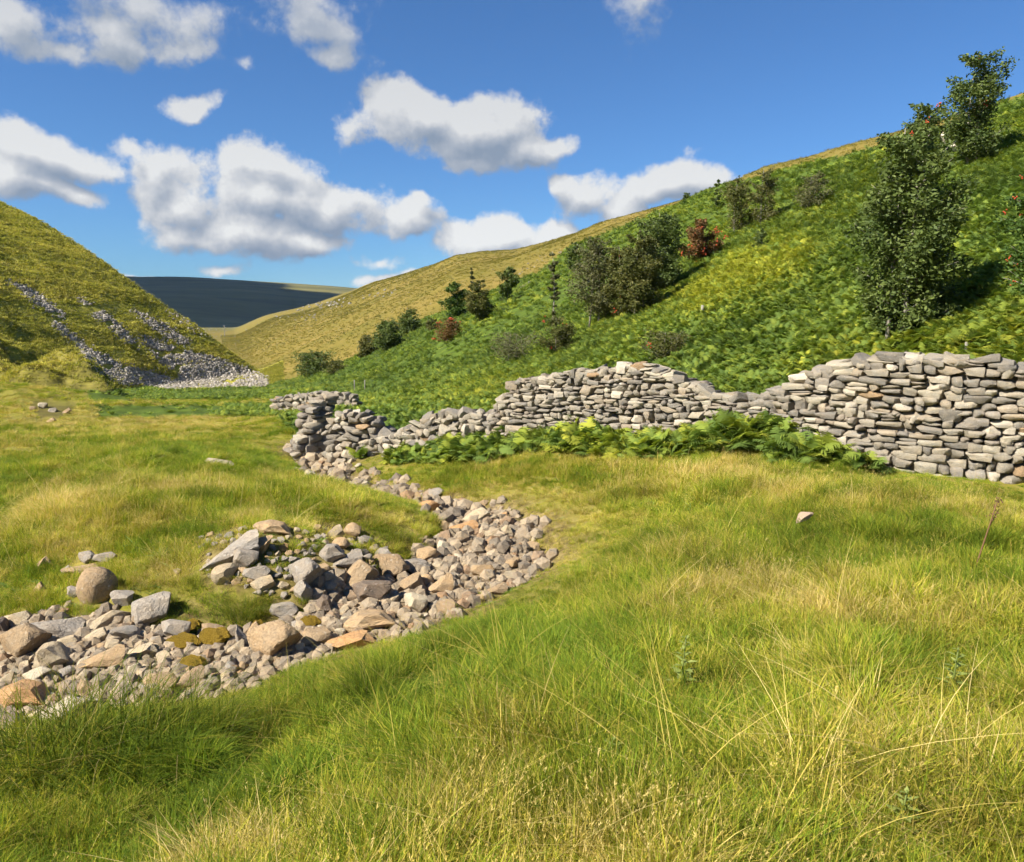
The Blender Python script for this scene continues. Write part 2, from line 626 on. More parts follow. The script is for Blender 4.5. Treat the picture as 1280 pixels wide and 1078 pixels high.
def rock_mat(name, pebble=False, lichen=.5):
    m, n, out = material(name)
    tc = n.node('ShaderNodeTexCoord')
    oi = n.node('ShaderNodeObjectInfo')
    off = n.vmath('SCALE', (37, 91, 53), scale=oi.outputs['Random'])
    v = n.vmath('ADD', tc.outputs['Object'], off)
    big = n.noise(v, 1.4, 5, .6)
    fine = n.noise(v, 9, 6, .65)
    spot = n.noise(v, 3.6, 5, .7)
    if pebble:
        base = n.ramp(oi.outputs['Random'], [(0, (.17, .14, .105)), (.2, (.36, .295, .21)), (.4, (.18, .155, .125)), (.6, (.40, .33, .24)), (.8, (.26, .225, .175)), (1, (.30, .20, .12))])
    else:
        base = oi.outputs['Color']
    col = n.mix(n.maprange(big, .35, .7), base, n.mix(1.0, base, (1.28, 1.16, 1.0), 'MULTIPLY'))
    col = n.mix(n.maprange(fine, .42, .62, 0, .5), col, n.mix(1.0, col, (.52, .50, .50), 'MULTIPLY'))
    col = n.mix(n.maprange(spot, .60, .68, 0, lichen), col, (.58, .55, .49))
    sp2 = n.noise(v, 7.5, 3, .6)
    col = n.mix(n.maprange(sp2, .64, .70, 0, lichen), col, (.12, .11, .10))
    geo = n.node('ShaderNodeNewGeometry')
    hh = n.math('ADD', n.math('MULTIPLY', fine, .6), n.math('MULTIPLY', big, .6))
    # cracks
    vo = n.node('ShaderNodeTexVoronoi', feature='DISTANCE_TO_EDGE')
    n.put(vo.inputs['Vector'], n.vmath('ADD', v, n.vmath('SCALE', n.noise(v, 2, 3, out=1), scale=1.2)))
    vo.inputs['Scale'].default_value = 1.1
    cr = n.maprange(vo.outputs['Distance'], 0, .04, 0, 1)
    hh = n.math('ADD', hh, n.math('MULTIPLY', cr, .25))
    bp = bump(n, hh, .5, .25 if not pebble else .15)
    n.l.new(principled(n, col, .9, bp, .2), out.inputs[0])
    return m


M['rock'] = rock_mat('limestone', lichen=.45)
M['pebble'] = rock_mat('limestone_pebbles', True, .2)
M['wallstone'] = rock_mat('wall_limestone', lichen=.55)

m, n, out = material('grey_scree')
oi = n.node('ShaderNodeObjectInfo')
n.l.new(principled(n, n.ramp(oi.outputs['Random'], [(0, (.17, .15, .125)), (.5, (.29, .26, .22)), (.85, (.38, .34, .29)), (1, (.48, .44, .37))]), .9), out.inputs[0])
M['scree'] = m

m, n, out = material('moss')
tc = n.node('ShaderNodeTexCoord')
nz = n.noise(tc.outputs['Object'], 14, 5)
n.l.new(principled(n, n.ramp(nz, [(.3, (.24, .15, .012)), (.5, (.42, .27, .02)), (.7, (.54, .37, .05))]), .95, bump(n, nz, .9, .3)), out.inputs[0])
M['moss'] = m

# ground
m, n, out = material('ground_cover')
geo = n.node('ShaderNodeNewGeometry')
P = geo.outputs['Position']
a_tan, a_bed, a_moor, a_left, a_brk, a_dark = (n.attr(k) for k in ('tan', 'bed', 'moor', 'lefth', 'brk', 'peat'))
nA = n.noise(P, .9, 5, .6)
nB = n.noise(P, 9, 4, .6)
nC = n.noise(P, .06, 4, .6)
nD = n.noise(n.vmath('MULTIPLY', P, (.35, .35, 1.6)), .9, 6, .65)
mead = n.ramp(nA, [(.3, (.09, .095, .014)), (.5, (.18, .17, .02)), (.7, (.28, .22, .05))])
mead = n.mix(n.maprange(nB, .4, .7), mead, (.20, .17, .05))
tanc = n.ramp(n.math('ADD', n.math('MULTIPLY', nC, .6), n.math('MULTIPLY', nD, .4)), [(.36, (.12, .105, .02)), (.5, (.17, .13, .03)), (.64, (.22, .155, .045))])
tanc = n.mix(n.maprange(nA, .35, .7, 0, .45), tanc, (.13, .125, .022))
lefc = n.ramp(n.math('ADD', n.math('MULTIPLY', nA, .45), n.math('MULTIPLY', nD, .6)), [(.38, (.16, .15, .03)), (.5, (.30, .28, .04)), (.62, (.38, .33, .07))])
sepn = n.node('ShaderNodeSeparateXYZ')
n.put(sepn.inputs[0], geo.outputs['Normal'])
rocky = n.math('MULTIPLY', n.maprange(nD, .60, .66), n.maprange(sepn.outputs[2], .80, .68))
lefc = n.mix(rocky, lefc, (.10, .085, .06))
brkc = n.ramp(nA, [(.3, (.04, .06, .012)), (.6, (.08, .12, .016)), (.8, (.13, .13, .025))])
bedc = n.ramp(n.math('ADD', n.math('MULTIPLY', nB, .5), n.math('MULTIPLY', nA, .5)), [(.38, (.09, .065, .04)), (.5, (.20, .15, .095)), (.62, (.33, .26, .18))])
moorc = n.ramp(n.noise(n.vmath('MULTIPLY', P, (1, 3, 8)), .004, 6, .6), [(.35, (.085, .085, .03)), (.55, (.15, .135, .045)), (.7, (.21, .18, .07))])
peat = n.ramp(nD, [(.40, (.035, .028, .016)), (.52, (.075, .06, .025)), (.62, (.15, .14, .03))])
mead = n.mix(n.attr('bare'), mead, n.ramp(nB, [(.35, (.07, .05, .022)), (.5, (.14, .11, .035)), (.65, (.22, .17, .07))]))
c = n.mix(a_tan, mead, tanc)
c = n.mix(a_left, c, lefc)
c = n.mix(a_brk, c, brkc)
c = n.mix(n.math('MULTIPLY', a_dark, .65), c, peat)
c = n.mix(a_moor, c, moorc)
c = n.mix(a_bed, c, bedc)
bh = n.math('ADD', n.math('MULTIPLY', nA, 1.0), n.math('MULTIPLY', nB, .12))
n.l.new(principled(n, c, .95, bump(n, bh, .5, .25), .1), out.inputs[0])
M['ground'] = m

# ------------------------------------------------------------------ ground sheet
azs = np.concatenate([np.linspace(-180, -44, 60, endpoint=False), np.linspace(-44, 42, 600, endpoint=False), np.linspace(42, 180, 60, endpoint=False)])
rr = np.concatenate([np.geomspace(.4, 1.6, 12, endpoint=False), np.geomspace(1.6, 20, 260, endpoint=False), np.geomspace(20, 60, 70, endpoint=False),
                     np.geomspace(60, 140, 150, endpoint=False), np.geomspace(140, 700, 70, endpoint=False), np.geomspace(700, 9000, 50)])
A_, R_ = np.meshgrid(np.radians(azs), rr, indexing='ij')
gx = R_ * np.sin(A_)
gy = R_ * np.cos(A_)
gz = zfun(gx, gy)
na, nr = gx.shape
ii = np.arange(na)[:, None]
jj = np.arange(nr - 1)[None, :]
v00 = ii * nr + jj
v01 = v00 + 1
v10 = ((ii + 1) % na) * nr + jj
v11 = v10 + 1
quads = np.stack([v00, v10, v11, v01], -1).reshape(-1, 4)[:, ::-1]
# centre fan
cen = na * nr
tri = np.stack([np.full(na, cen), (np.arange(na) * nr), ((np.arange(na) + 1) % na) * nr], -1)[:, ::-1]
V = np.concatenate([np.stack([gx, gy, gz], -1).reshape(-1, 3), [[0, 0, float(zfun(0.01, 0.01))]]])
gpx, gpy = topix(V[:, 0], V[:, 1], V[:, 2])
gpx = np.nan_to_num(gpx, nan=9999)
gpy = np.nan_to_num(gpy, nan=9999)

BRK_LINE = np.array([(-400, 492), (95, 492), (140, 489), (330, 487), (345, 479), (400, 465), (440, 449), (500, 415), (560, 388), (620, 362), (680, 335), (720, 305),
                     (760, 290), (820, 266), (900, 237), (1000, 208), (1090, 184), (1280, 120), (1600, 20)], float)
WALL_LINE = np.array([(-400, 500), (100, 500), (330, 500), (375, 545), (480, 556), (605, 534), (700, 550), (800, 555), (930, 556), (1060, 576), (1160, 590), (1280, 600), (1600, 640)], float)


def zones(x, y, z):
    """0..1 masks for world points: bracken, tan hill, left spur, moor, bed, peat bluff"""
    px, py = topix(x, y, z)
    px = np.nan_to_num(px, nan=9999)
    py = np.nan_to_num(py, nan=9999)
    r = np.hypot(x, y)
    wob = fbm(px / 60, py / 40, 91, 4) * 10
    line = np.interp(px, BRK_LINE[:, 0], BRK_LINE[:, 1])
    wl = np.interp(px, WALL_LINE[:, 0], WALL_LINE[:, 1])
    v = UY * x + .334 * y
    side = v > -6 + 0 * v
    far = r > 9
    T0 = x / np.maximum(y, .3)
    brk = sst(-1, 3, py + wob * .7 - line) * np.where(px > 375, y > wall_y(T0) + .3, py < wl + wob * .4) * far * ((v > 1.0) | (px < 600))
    brk = np.where(r < 9, 0, brk)
    brk = np.where((y < 6) & (v > 14), 1, brk)      # hillside outside the view
    brk = brk * (1 - ((px < 380) & (py > 500) & (py < 506)))
    # bands across the valley floor
    b2 = (px > 120) & (px < 390) & (py + wob * .4 > 507) & (py + wob * .4 < 521)
    brk = np.maximum(brk * ~((px < 330) & (py > 502)), b2.astype(float))
    brk = np.where((px < 110) & (py < 560), 0, brk)
    moor = sst(560, 760, r)
    az = np.arctan2(x, y)
    T = np.tan(np.clip(az, -1.3, 1.3))
    left = sst(50, 56, r) * (T < -.285) * (py < 489) * (y < 132)
    left = left * (1 - moor)
    tan = sst(60, 95, y) * (1 - left)
    tan = np.maximum(tan, (v > 40) * 1.0) * (1 - left)
    e, _ = stream(x, y)
    bed = 1 - sst(-.12, .10, e + fbm(x * 1.6, y * 1.6, 71, 3) * .48)
    pb = 640 + 1000 * T * .99
    peat = ((y > 65) & (y < 76) & (pb < 150)) * 1.0
    # bare earth on the mound's bank
    peat = np.maximum(peat, poly_in([(36, 501), (95, 503), (96, 508), (74, 524), (52, 524), (40, 512)], px, py) * (r > 12) * 1.0)
    hpz = poly_in([(245, 664), (330, 650), (450, 655), (500, 690), (500, 745), (380, 750), (250, 735)], px, py) * (r < 12)
    bare = np.maximum(1 - sst(.1, .55, e + fbm(x * 2, y * 2, 73, 3) * .5), hpz * .9)
    return dict(bare=bare, brk=brk * (1 - moor), tan=tan, lefth=left, moor=moor, bed=bed, peat=peat)


Z = zones(V[:, 0], V[:, 1], V[:, 2])
me = mesh_np('ground', V, [quads, tri], Z, smooth=True, mat=M['ground'])
ground = new_obj('ground', me)
tag(ground, 'grassy valley floor rising into hillsides on both sides', None, None, 'structure')

# a real cumulus whose shadow lies on the far moor, high outside the left of the frame
m, n, out = material('cloud_white')
n.l.new(principled(n, (.85, .86, .88), 1.0, spec=0), out.inputs[0])
mc = Vector((-1200, 2050, 60))
cc = mc + sdir * 2600
bm = bmesh.new()
for k in range(90):
    yk = random.uniform(950, 2450)
    tk = random.uniform(-.56, -.39 if yk > 1750 else -.22)
    res = bmesh.ops.create_icosphere(bm, subdivisions=3, radius=1)
    rad = random.uniform(140, 240)
    for vv_ in res['verts']:
        w_ = 1 + .12 * math.sin(vv_.co.x * 9 + k) * math.sin(vv_.co.z * 8 - k)
        vv_.co = Vector((vv_.co.x * rad * w_ + tk * yk - mc.x, vv_.co.y * rad * w_ + yk - mc.y, vv_.co.z * rad * .45 * w_))
me = bpy.data.meshes.new('cloud')
bm.to_mesh(me)
bm.free()
me.materials.append(m)
for p in me.polygons:
    p.use_smooth = True
o = new_obj('cloud', me, None, cc)
tag(o, 'white cumulus cloud high beyond the left spur', None, None, 'structure')

# thin air haze round the whole dale
m = bpy.data.materials.new('air_haze')
m.use_nodes = True
n = NT(m.node_tree)
n.n.clear()
out = n.node('ShaderNodeOutputMaterial')
pv = n.node('ShaderNodeVolumePrincipled')
pv.inputs['Color'].default_value = (.62, .78, 1.0, 1)
pv.inputs['Density'].default_value = 5.0e-5
n.l.new(pv.outputs[0], out.inputs['Volume'])
bm = bmesh.new()
bmesh.ops.create_cube(bm, size=1)
zlo, zhi = float(V[:, 2].min()) - 1, float(V[:, 2].max()) + 12
for v in bm.verts:
    v.co = (v.co.x * 18400, v.co.y * 18400, zlo if v.co.z < 0 else zhi)
me = bpy.data.meshes.new('haze')
bm.to_mesh(me)
bm.free()
me.materials.append(m)
tag(new_obj('haze', me), 'thin bluish air haze filling the dale', None, None, 'stuff')

# ------------------------------------------------------------------ rocks
def rock_mesh(name, seed, sub=3, cuts=9, rough=.10, box=0.0, mat='rock', lo=.62, hi=.95):
    r = random.Random(seed)
    bm = bmesh.new()
    bmesh.ops.create_icosphere(bm, subdivisions=sub, radius=1)
    co = np.array([v.co[:] for v in bm.verts])
    if box:
        co = co / (np.abs(co) ** box).sum(1, keepdims=True) ** (1 / box)
    for k in range(cuts):
        nrm = np.array([r.gauss(0, 1) for _ in range(3)])
        nrm /= np.linalg.norm(nrm)
        d = r.uniform(lo, hi)
        dd = co @ nrm - d
        co = co - np.where(dd > 0, dd, 0)[:, None] * nrm
    q = co * 1.7 + seed * 3.1
    nz = (fbm(q[:, 0] + q[:, 2] * .7, q[:, 1] - q[:, 2] * .6, seed, 4))
    co = co * (1 + rough * nz[:, None] * 2)
    co = co / np.abs(co).max(0)
    for v, c in zip(bm.verts, co):
        v.co = c
    me = bpy.data.meshes.new(name)
    bm.to_mesh(me)
    bm.free()
    me.polygons.foreach_set('use_smooth', np.ones(len(me.polygons), bool))
    me.set_sharp_from_angle(angle=R(24))
    me.materials.append(M[mat])
    return me


HR = [rock_mesh('boulder_shape', s, 4, 17, .10, lo=.42, hi=.82) for s in range(1, 9)]
ROUND = rock_mesh('round_boulder_shape', 60, 4, 3, .05, lo=.88, hi=.98)
CB = [rock_mesh('cobble_shape', s, 3, 13, .10, lo=.45, hi=.85) for s in range(20, 34)]
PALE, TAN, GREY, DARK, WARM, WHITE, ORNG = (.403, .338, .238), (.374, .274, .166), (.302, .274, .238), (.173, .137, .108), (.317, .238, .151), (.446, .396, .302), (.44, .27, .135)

# px, py (centre), w, h (pixels), tilt deg, colour, shape, label
HERO = [
    (117, 737, 42, 44, -12, WARM, 'R', 'round speckled brown boulder on the left bank of the stones'),
    (100, 713, 38, 11, -4, TAN, 3, 'flat tan capstone lying just above the round brown boulder'),
    (108, 697, 26, 18, 0, GREY, 1, 'blue-grey block in the grass behind the flat tan capstone'),
    (131, 696, 30, 13, 8, GREY, 2, 'low grey stone half in grass right of the blue-grey block'),
    (84, 712, 16, 16, 20, GREY, 4, 'small grey stone touching the left end of the capstone'),
    (53, 704, 24, 18, 20, TAN, 5, 'pointed tan stone alone in grass, upper left bank'),
    (48, 736, 16, 18, 10, TAN, 6, 'small upright tan stone sunk in grass at left'),
    (90, 740, 20, 18, 0, GREY, 7, 'grey rubble stone against the left side of the round boulder'),
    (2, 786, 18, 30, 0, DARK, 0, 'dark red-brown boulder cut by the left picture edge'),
    (22, 774, 36, 22, 12, PALE, 2, 'pale forked stone at far left of the dry bed'),
    (27, 808, 60, 42, 14, WARM, 1, 'big pyramid-shaped brown-grey boulder at far left'),
    (68, 790, 56, 30, -14, GREY, 3, 'large smooth grey stone behind the pyramid boulder'),
    (134, 776, 48, 24, 24, PALE, 4, 'long pinkish slab leaning below the round boulder'),
    (150, 750, 30, 24, -30, GREY, 5, 'white-veined grey rock right of the round boulder'),
    (188, 764, 46, 46, -34, GREY, 6, 'tall angular pale grey slab leaning on the far bank'),
    (217, 789, 38, 25, 4, GREY, 7, 'square grey block at the edge of the golden moss'),
    (66, 824, 48, 34, 28, PALE, 0, 'broad pale stone in the middle of the left bed'),
    (84, 803, 28, 18, 10, PALE, 2, 'grey-white stone resting above the broad pale stone'),
    (122, 796, 30, 17, 0, PALE, 6, 'rounded pale stone left of the small white pebbles'),
    (128, 828, 50, 26, 6, TAN, 3, 'flat tan slab in the centre of the left bed'),
    (36, 824, 25, 14, 8, PALE, 5, 'small pinkish brick-like stone by the pyramid boulder'),
    (46, 848, 42, 20, 16, WHITE, 1, 'long white stone low in the left bed'),
    (84, 839, 25, 18, 10, GREY, 4, 'oval light grey stone right of the long white stone'),
    (106, 860, 26, 20, -20, WARM, 7, 'brown-grey cobble beside the white slab'),
    (168, 836, 20, 26, 12, WHITE, 2, 'white wedge-shaped stone standing on end'),
    (4, 852, 20, 22, 0, PALE, 3, 'pale cobble at the left edge above the orange slab'),
    (34, 872, 70, 28, -3, ORNG, 0, 'wide orange-tan slab at the lower left'),
    (82, 890, 64, 34, 22, WHITE, 4, 'white slab streaked with grass, lower left bed'),
    (44, 893, 26, 12, 14, PALE, 5, 'thin pale stone between the orange slab and white slab'),
    (10, 888, 26, 14, 0, DARK, 6, 'dark flat stone below the orange slab'),
    (12, 908, 30, 26, 0, DARK, 1, 'dark boulder at the left edge beside the tall tussock'),
    (202, 852, 42, 28, 0, WARM, 2, 'brown block near the foreground grass, left bed'),
    (236, 853, 32, 28, 0, WARM, 3, 'brown-grey stone just right of the brown block'),
    (178, 815, 40, 16, 6, PALE, 5, 'long pale stone left of the golden moss'),
    (264, 790, 28, 18, 0, WARM, 7, 'smooth brown stone behind the golden moss'),
    (341, 806, 66, 44, 6, WARM, 1, 'largest tan boulder on the near bank of the bed'),
    (301, 798, 18, 42, 34, GREY, 5, 'long blue-grey stone tilted against the tan boulder'),
    (294, 812, 20, 24, 0, PALE, 3, 'pale stone at the foot of the tilted grey stone'),
    (318, 787, 22, 22, 10, TAN, 6, 'small tan stone in shade left of the largest tan boulder'),
    (284, 848, 24, 18, 0, PALE, 0, 'pale stone at the grass edge below the tilted stone'),
    (356, 763, 34, 24, 0, GREY, 2, 'grey-brown stone in grass above the largest tan boulder'),
    (352, 780, 24, 13, 4, WHITE, 4, 'pale flat stone just behind the largest tan boulder'),
    (290, 694, 74, 28, 28, GREY, 3, 'long rough grey-brown slab sloping up the stone heap'),
    (322, 682, 24, 42, -34, TAN, 5, 'orange-tinted upright slab in the stone heap'),
    (345, 661, 50, 13, -6, TAN, 0, 'flat log-like slab along the top of the stone heap'),
    (304, 700, 34, 26, 0, GREY, 7, 'grey cracked block at the middle of the stone heap'),
    (322, 716, 34, 20, 6, GREY, 2, 'pale cracked stone low on the stone heap'),
    (330, 730, 32, 18, -4, PALE, 6, 'white-cracked stone in the grass below the stone heap'),
    (380, 722, 42, 36, 8, GREY, 1, 'blocky blue-grey boulder standing in grass below the heap'),
    (404, 712, 26, 24, 0, TAN, 4, 'yellowish stone against the blocky blue-grey boulder'),
    (355, 683, 14, 14, 30, ORNG, 2, 'small orange stone in the shadowed gap of the heap'),
    (417, 693, 36, 20, 16, GREY, 0, 'smooth grey stone right of the heap'),
    (434, 703, 36, 20, 10, GREY, 3, 'dark-sided grey stone above the leaning brown boulder'),
    (420, 665, 24, 20, 0, PALE, 6, 'white-topped grey stone at the back of the heap'),
    (448, 724, 56, 34, 22, WARM, 6, 'big smooth brown boulder leaning over deep shade'),
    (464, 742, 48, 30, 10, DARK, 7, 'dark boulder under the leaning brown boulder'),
    (488, 713, 46, 32, -12, WARM, 1, 'brown-topped boulder right of the leaning brown boulder'),
    (521, 708, 34, 22, -4, GREY, 2, 'blue-grey stone at the left end of the gravel bar'),
    (536, 694, 28, 22, 0, TAN, 4, 'tan cube-like stone above the gravel bar'),
    (515, 732, 32, 26, 0, WARM, 5, 'rounded brown stone facing the gravel bar'),
    (533, 726, 18, 18, 0, TAN, 'R', 'small round tan cobble beside the gravel bar'),
    (552, 736, 28, 26, 6, TAN, 3, 'yellowish two-part stone on the gravel bar'),
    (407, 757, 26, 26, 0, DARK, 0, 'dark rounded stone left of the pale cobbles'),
    (430, 762, 18, 14, 0, PALE, 6, 'upper pale cobble left of the wide tan slab'),
    (434, 774, 18, 16, 0, WHITE, 2, 'lower white cobble left of the wide tan slab'),
    (466, 778, 78, 22, 8, TAN, 0, 'wide low tan slab below the leaning boulder'),
    (440, 803, 62, 20, 4, ORNG, 5, 'flat orange slab at the near grass edge'),
    (400, 799, 40, 30, -8, WARM, 4, 'brown stone with bleached top at the near bank'),
    (519, 756, 28, 26, 0, WHITE, 7, 'white angular stone at the foot of the bar'),
    (560, 762, 28, 20, 0, WARM, 1, 'brown-grey stone by the near grass of the bend'),
    (604, 713, 28, 18, 0, TAN, 2, 'tan stone with olive top in the middle of the gravel bar'),
    (580, 661, 32, 15, 0, ORNG, 3, 'flat pinkish slab at the back of the bend'),
    (534, 633, 28, 15, 10, ORNG, 4, 'orange stone where the bed narrows'),
    (630, 645, 13, 11, 0, ORNG, 5, 'small bright orange stone by the undercut bank'),
    (597, 646, 36, 16, 8, PALE, 6, 'yellow-white stone under the far bank of the bend'),
    (617, 668, 24, 12, 0, PALE, 7, 'flat pale stone at the right of the bend'),
    (635, 664, 18, 16, 0, PALE, 0, 'pale grey stone against the right grass edge of the bend'),
    (622, 737, 26, 16, 0, WARM, 3, 'brown stone at the lower right tip of the gravel bar'),
    (546, 617, 22, 15, 0, GREY, 1, 'pale grey stone at the far corner of the bend'),
    (276, 580, 34, 14, -10, WHITE, 2, 'pale limestone boulder alone in the left meadow'),
    (238, 577, 18, 9, 0, WHITE, 5, 'smaller pale stone left of the lone meadow boulder'),
    (293, 637, 12, 6, 0, PALE, 6, 'tiny pale stone in meadow grass above the stone heap'),
    (222, 715, 14, 9, 0, PALE, 1, 'small pale stone in grass left of the stone heap'),
]
PI = math.pi


def put_rock(me, px, py, w, h, tilt, col, yaw=None, sink=.22, name='boulder', up=0.0):
    x, y, z = hit(px, py + h * .36)
    if not np.isfinite(y):
        return None
    k = y / 1000 * 1.02
    o = bpy.data.objects.new(name, me)
    COL.objects.link(o)
    if w > 26:
        k *= 1.13
        sink = min(sink, .14)
    hw, hh = w / 2 * k, h / 2 * k
    o.rotation_euler = Euler((random.uniform(-.15, .15), R(-tilt), 0), 'XYZ')
    o.scale = (hw * 1.04, (hw + hh) / 2 * .95, hh * 1.12)
    zc = z + hh * (1 - sink * 2) * .9
    o.location = (x, y + hh * .45, zc)
    if yaw:
        o.rotation_euler.z = yaw
    jit = random.uniform(.9, 1.1)
    o.color = tuple(c * jit for c in col) + (1,)
    return o


hero_px = []
for (px, py, w, h, tilt, col, sh, lab) in HERO:
    me = ROUND if sh == 'R' else HR[sh]
    o = put_rock(me, px, py, w, h, tilt, col)
    cat = 'boulder' if w > 40 else ('cobble' if w < 18 else 'stone')
    o.name = 'boulder' if w > 40 else ('cobble' if w < 18 else 'stone')
    tag(o, lab, cat, None)
    hero_px.append((px, py, w, h))
hero_px = np.array(hero_px, float)

# slab lying in the right meadow
x, y, z = hit(1003, 667)
o = bpy.data.objects.new('stone', HR[2])
COL.objects.link(o)
o.location = (x, y, z + .15)
o.scale = (.10, .05, .032)
o.rotation_euler = (R(25), R(-24), R(20))
o.color = (.44, .33, .25, 1)
tag(o, 'pale pinkish slab lying alone in the long grass at right', 'stone')

for (px, py, w, h, col, lab) in [(52, 507, 14, 10, WHITE, 'pale rock in the eroded bank of the far left mound'), (66, 512, 12, 9, GREY, 'grey rock right of the pale rock in the eroded bank'),
                                 (40, 511, 10, 8, WARM, 'brown rock left of the pale rock in the eroded bank'), (84, 514, 13, 8, WARM, 'low brown rock at the right end of the eroded bank'),
                                 (64, 526, 14, 8, TAN, 'tan rock fallen below the eroded bank')]:
    o = put_rock(HR[(px + py) % 8], px, py, w, h, 8, col, name='rock')
    if o:
        tag(o, lab, 'rock')

# moss cushions
MS = [rock_mesh('moss_shape', 70 + s, 4, 2, .34, mat='moss', lo=.85, hi=1) for s in range(3)]
for i, (px, py, w, h, lab) in enumerate([
        (243, 783, 24, 14, 'golden moss cushion on the square grey block'),
        (268, 801, 38, 22, 'largest golden moss cushion among the bed stones'),
        (226, 806, 44, 18, 'dark golden moss patch left of the largest cushion'),
        (243, 832, 32, 16, 'golden moss cushion lowest in the bed near the grass'),
        (322, 786, 16, 18, 'small moss cushion beside the largest tan boulder'),
        (386, 780, 28, 14, 'brown moss patch between heap and near bank')]):
    o = put_rock(MS[i % 3], px, py, w, h, 0, (1, 1, 1), sink=.02, name='moss_cushion')
    tag(o, lab, 'moss')

# loose stones filling the bed, placed where they do not crowd the big ones
def edge_px(px, py):
    x, y, z = hits(px, py)
    e, _ = stream(x, y)
    return x, y, z, e


cand = []
regions = [
    ('left', [(0, 760), (160, 765), (300, 800), (420, 770), (440, 800), (300, 840), (200, 862), (110, 880), (0, 900)], 120, (12, 36), 'loose limestone cobble in the left reach of the dry bed', 'cobbles in the left reach of the dry stream bed'),
    ('heap', [(250, 670), (330, 655), (440, 662), (500, 690), (470, 715), (400, 745), (330, 745), (260, 720)], 104, (9, 32), 'small grey rubble stone on the stone heap', 'rubble stones on the heap'),
    ('bend', [(500, 620), (560, 612), (650, 640), (690, 700), (640, 740), (540, 775), (480, 780), (470, 750), (540, 690), (500, 650)], 58, (8, 24), 'loose pale cobble on the gravel bar at the bend', 'cobbles on the gravel bar at the bend'),
    ('neck', [(372, 572), (430, 565), (470, 600), (500, 640), (400, 632)], 30, (8, 16), 'pale cobble in the narrow dry channel near the walls', 'cobbles in the narrow upper channel'),
]
taken = [tuple(h) for h in hero_px]
CNAME = {PALE: 'cream', TAN: 'tan', GREY: 'grey', DARK: 'dark', WARM: 'brown', WHITE: 'whitish', ORNG: 'orange'}
used_labels = set()


def cobble_label(px, py, w, h, col, fallback):
    """say which one: by colour, build and the named stone it lies next to"""
    size = 'tiny' if w < 12 else ('small' if w < 19 else 'larger')
    form = 'flat' if h / w < .63 else ('blocky' if h / w > .76 else 'angular')
    order = sorted(range(len(HERO)), key=lambda i: math.hypot(HERO[i][0] - px, (HERO[i][1] - py) * 1.2))[:7]
    for i in order:
        hx_, hy_ = HERO[i][0], HERO[i][1]
        dx, dy = px - hx_, py - hy_
        if abs(dx) > abs(dy) * 1.6:
            where = 'right of' if dx > 0 else 'left of'
        elif abs(dy) > abs(dx) * 1.6:
            where = 'in front of' if dy > 0 else 'behind'
        else:
            where = ('in front and ' if dy > 0 else 'behind and ') + ('right of' if dx > 0 else 'left of')
        ref = HERO[i][7]
        for cut in (' in the shadowed', ' in the middle of', ' at the edge', ' lying just', ' leaning on', ' resting above', ' half in', ' alone in', ' cut by', ' touching', ' sunk in', ' against', ' low in', ' in grass', ' near the', ' beside', ' behind', ' standing', ' leaning below', ' on the near', ' at the', ' where the', ' by the', ' under the', ' right of', ' left of', ' above the', ' just', ' tilted', ' facing', ' sloping', ' along', ' low on', ' with ', ' leaning over', ' in shade', ' on the gravel'):
            if cut in ref and len(ref.split()) > 8:
                k_ = ref.index(cut)
                if len(ref[:k_].split()) >= 3:
                    ref = ref[:k_]
        for lab in ('%s %s stone %s the %s' % (form, CNAME[col], where, ref), '%s %s %s stone %s the %s' % (size, form, CNAME[col], where, ref)):
            if lab not in used_labels and len(lab.split()) <= 16:
                used_labels.add(lab)
                return lab
    return fallback


for (rn, poly, count, (s0, s1), lab, grp) in regions:
    pl = np.array(poly, float)
    n_ok = 0
    tries = 0
    while n_ok < count and tries < 4000:
        tries += 1
        px = random.uniform(pl[:, 0].min(), pl[:, 0].max())
        py = random.uniform(pl[:, 1].min(), pl[:, 1].max())
        if not poly_in(poly, px, py):
            continue
        w = s0 + (s1 - s0) * random.random() ** 2
        h = w * random.uniform(.55, .85)
        bad = False
        for t in taken:
            if abs(px - t[0]) < (w + t[2]) * .33 and abs(py - t[1]) < (h + t[3]) * .33:
                bad = True
                break
        if bad:
            continue
        if rn not in ('heap',):
            x, y, z, e = edge_px([px], [py])
            if not (e[0] < .12):
                continue
        taken.append((px, py, w, h))
        col = random.choice([PALE, PALE, TAN, WHITE, WARM, GREY] if rn != 'heap' else [GREY, GREY, PALE, TAN])
        if rn in ('bend', 'neck'):
            col = random.choice([PALE, TAN, WHITE, PALE, WARM])
        o = put_rock(random.choice(CB), px, py, w, h, random.uniform(-25, 25), col, yaw=random.uniform(-1, 1), name='cobble')
        if o is None:
            continue
        tag(o, cobble_label(px, py, w, h, col, lab), 'cobble', grp)
        n_ok += 1

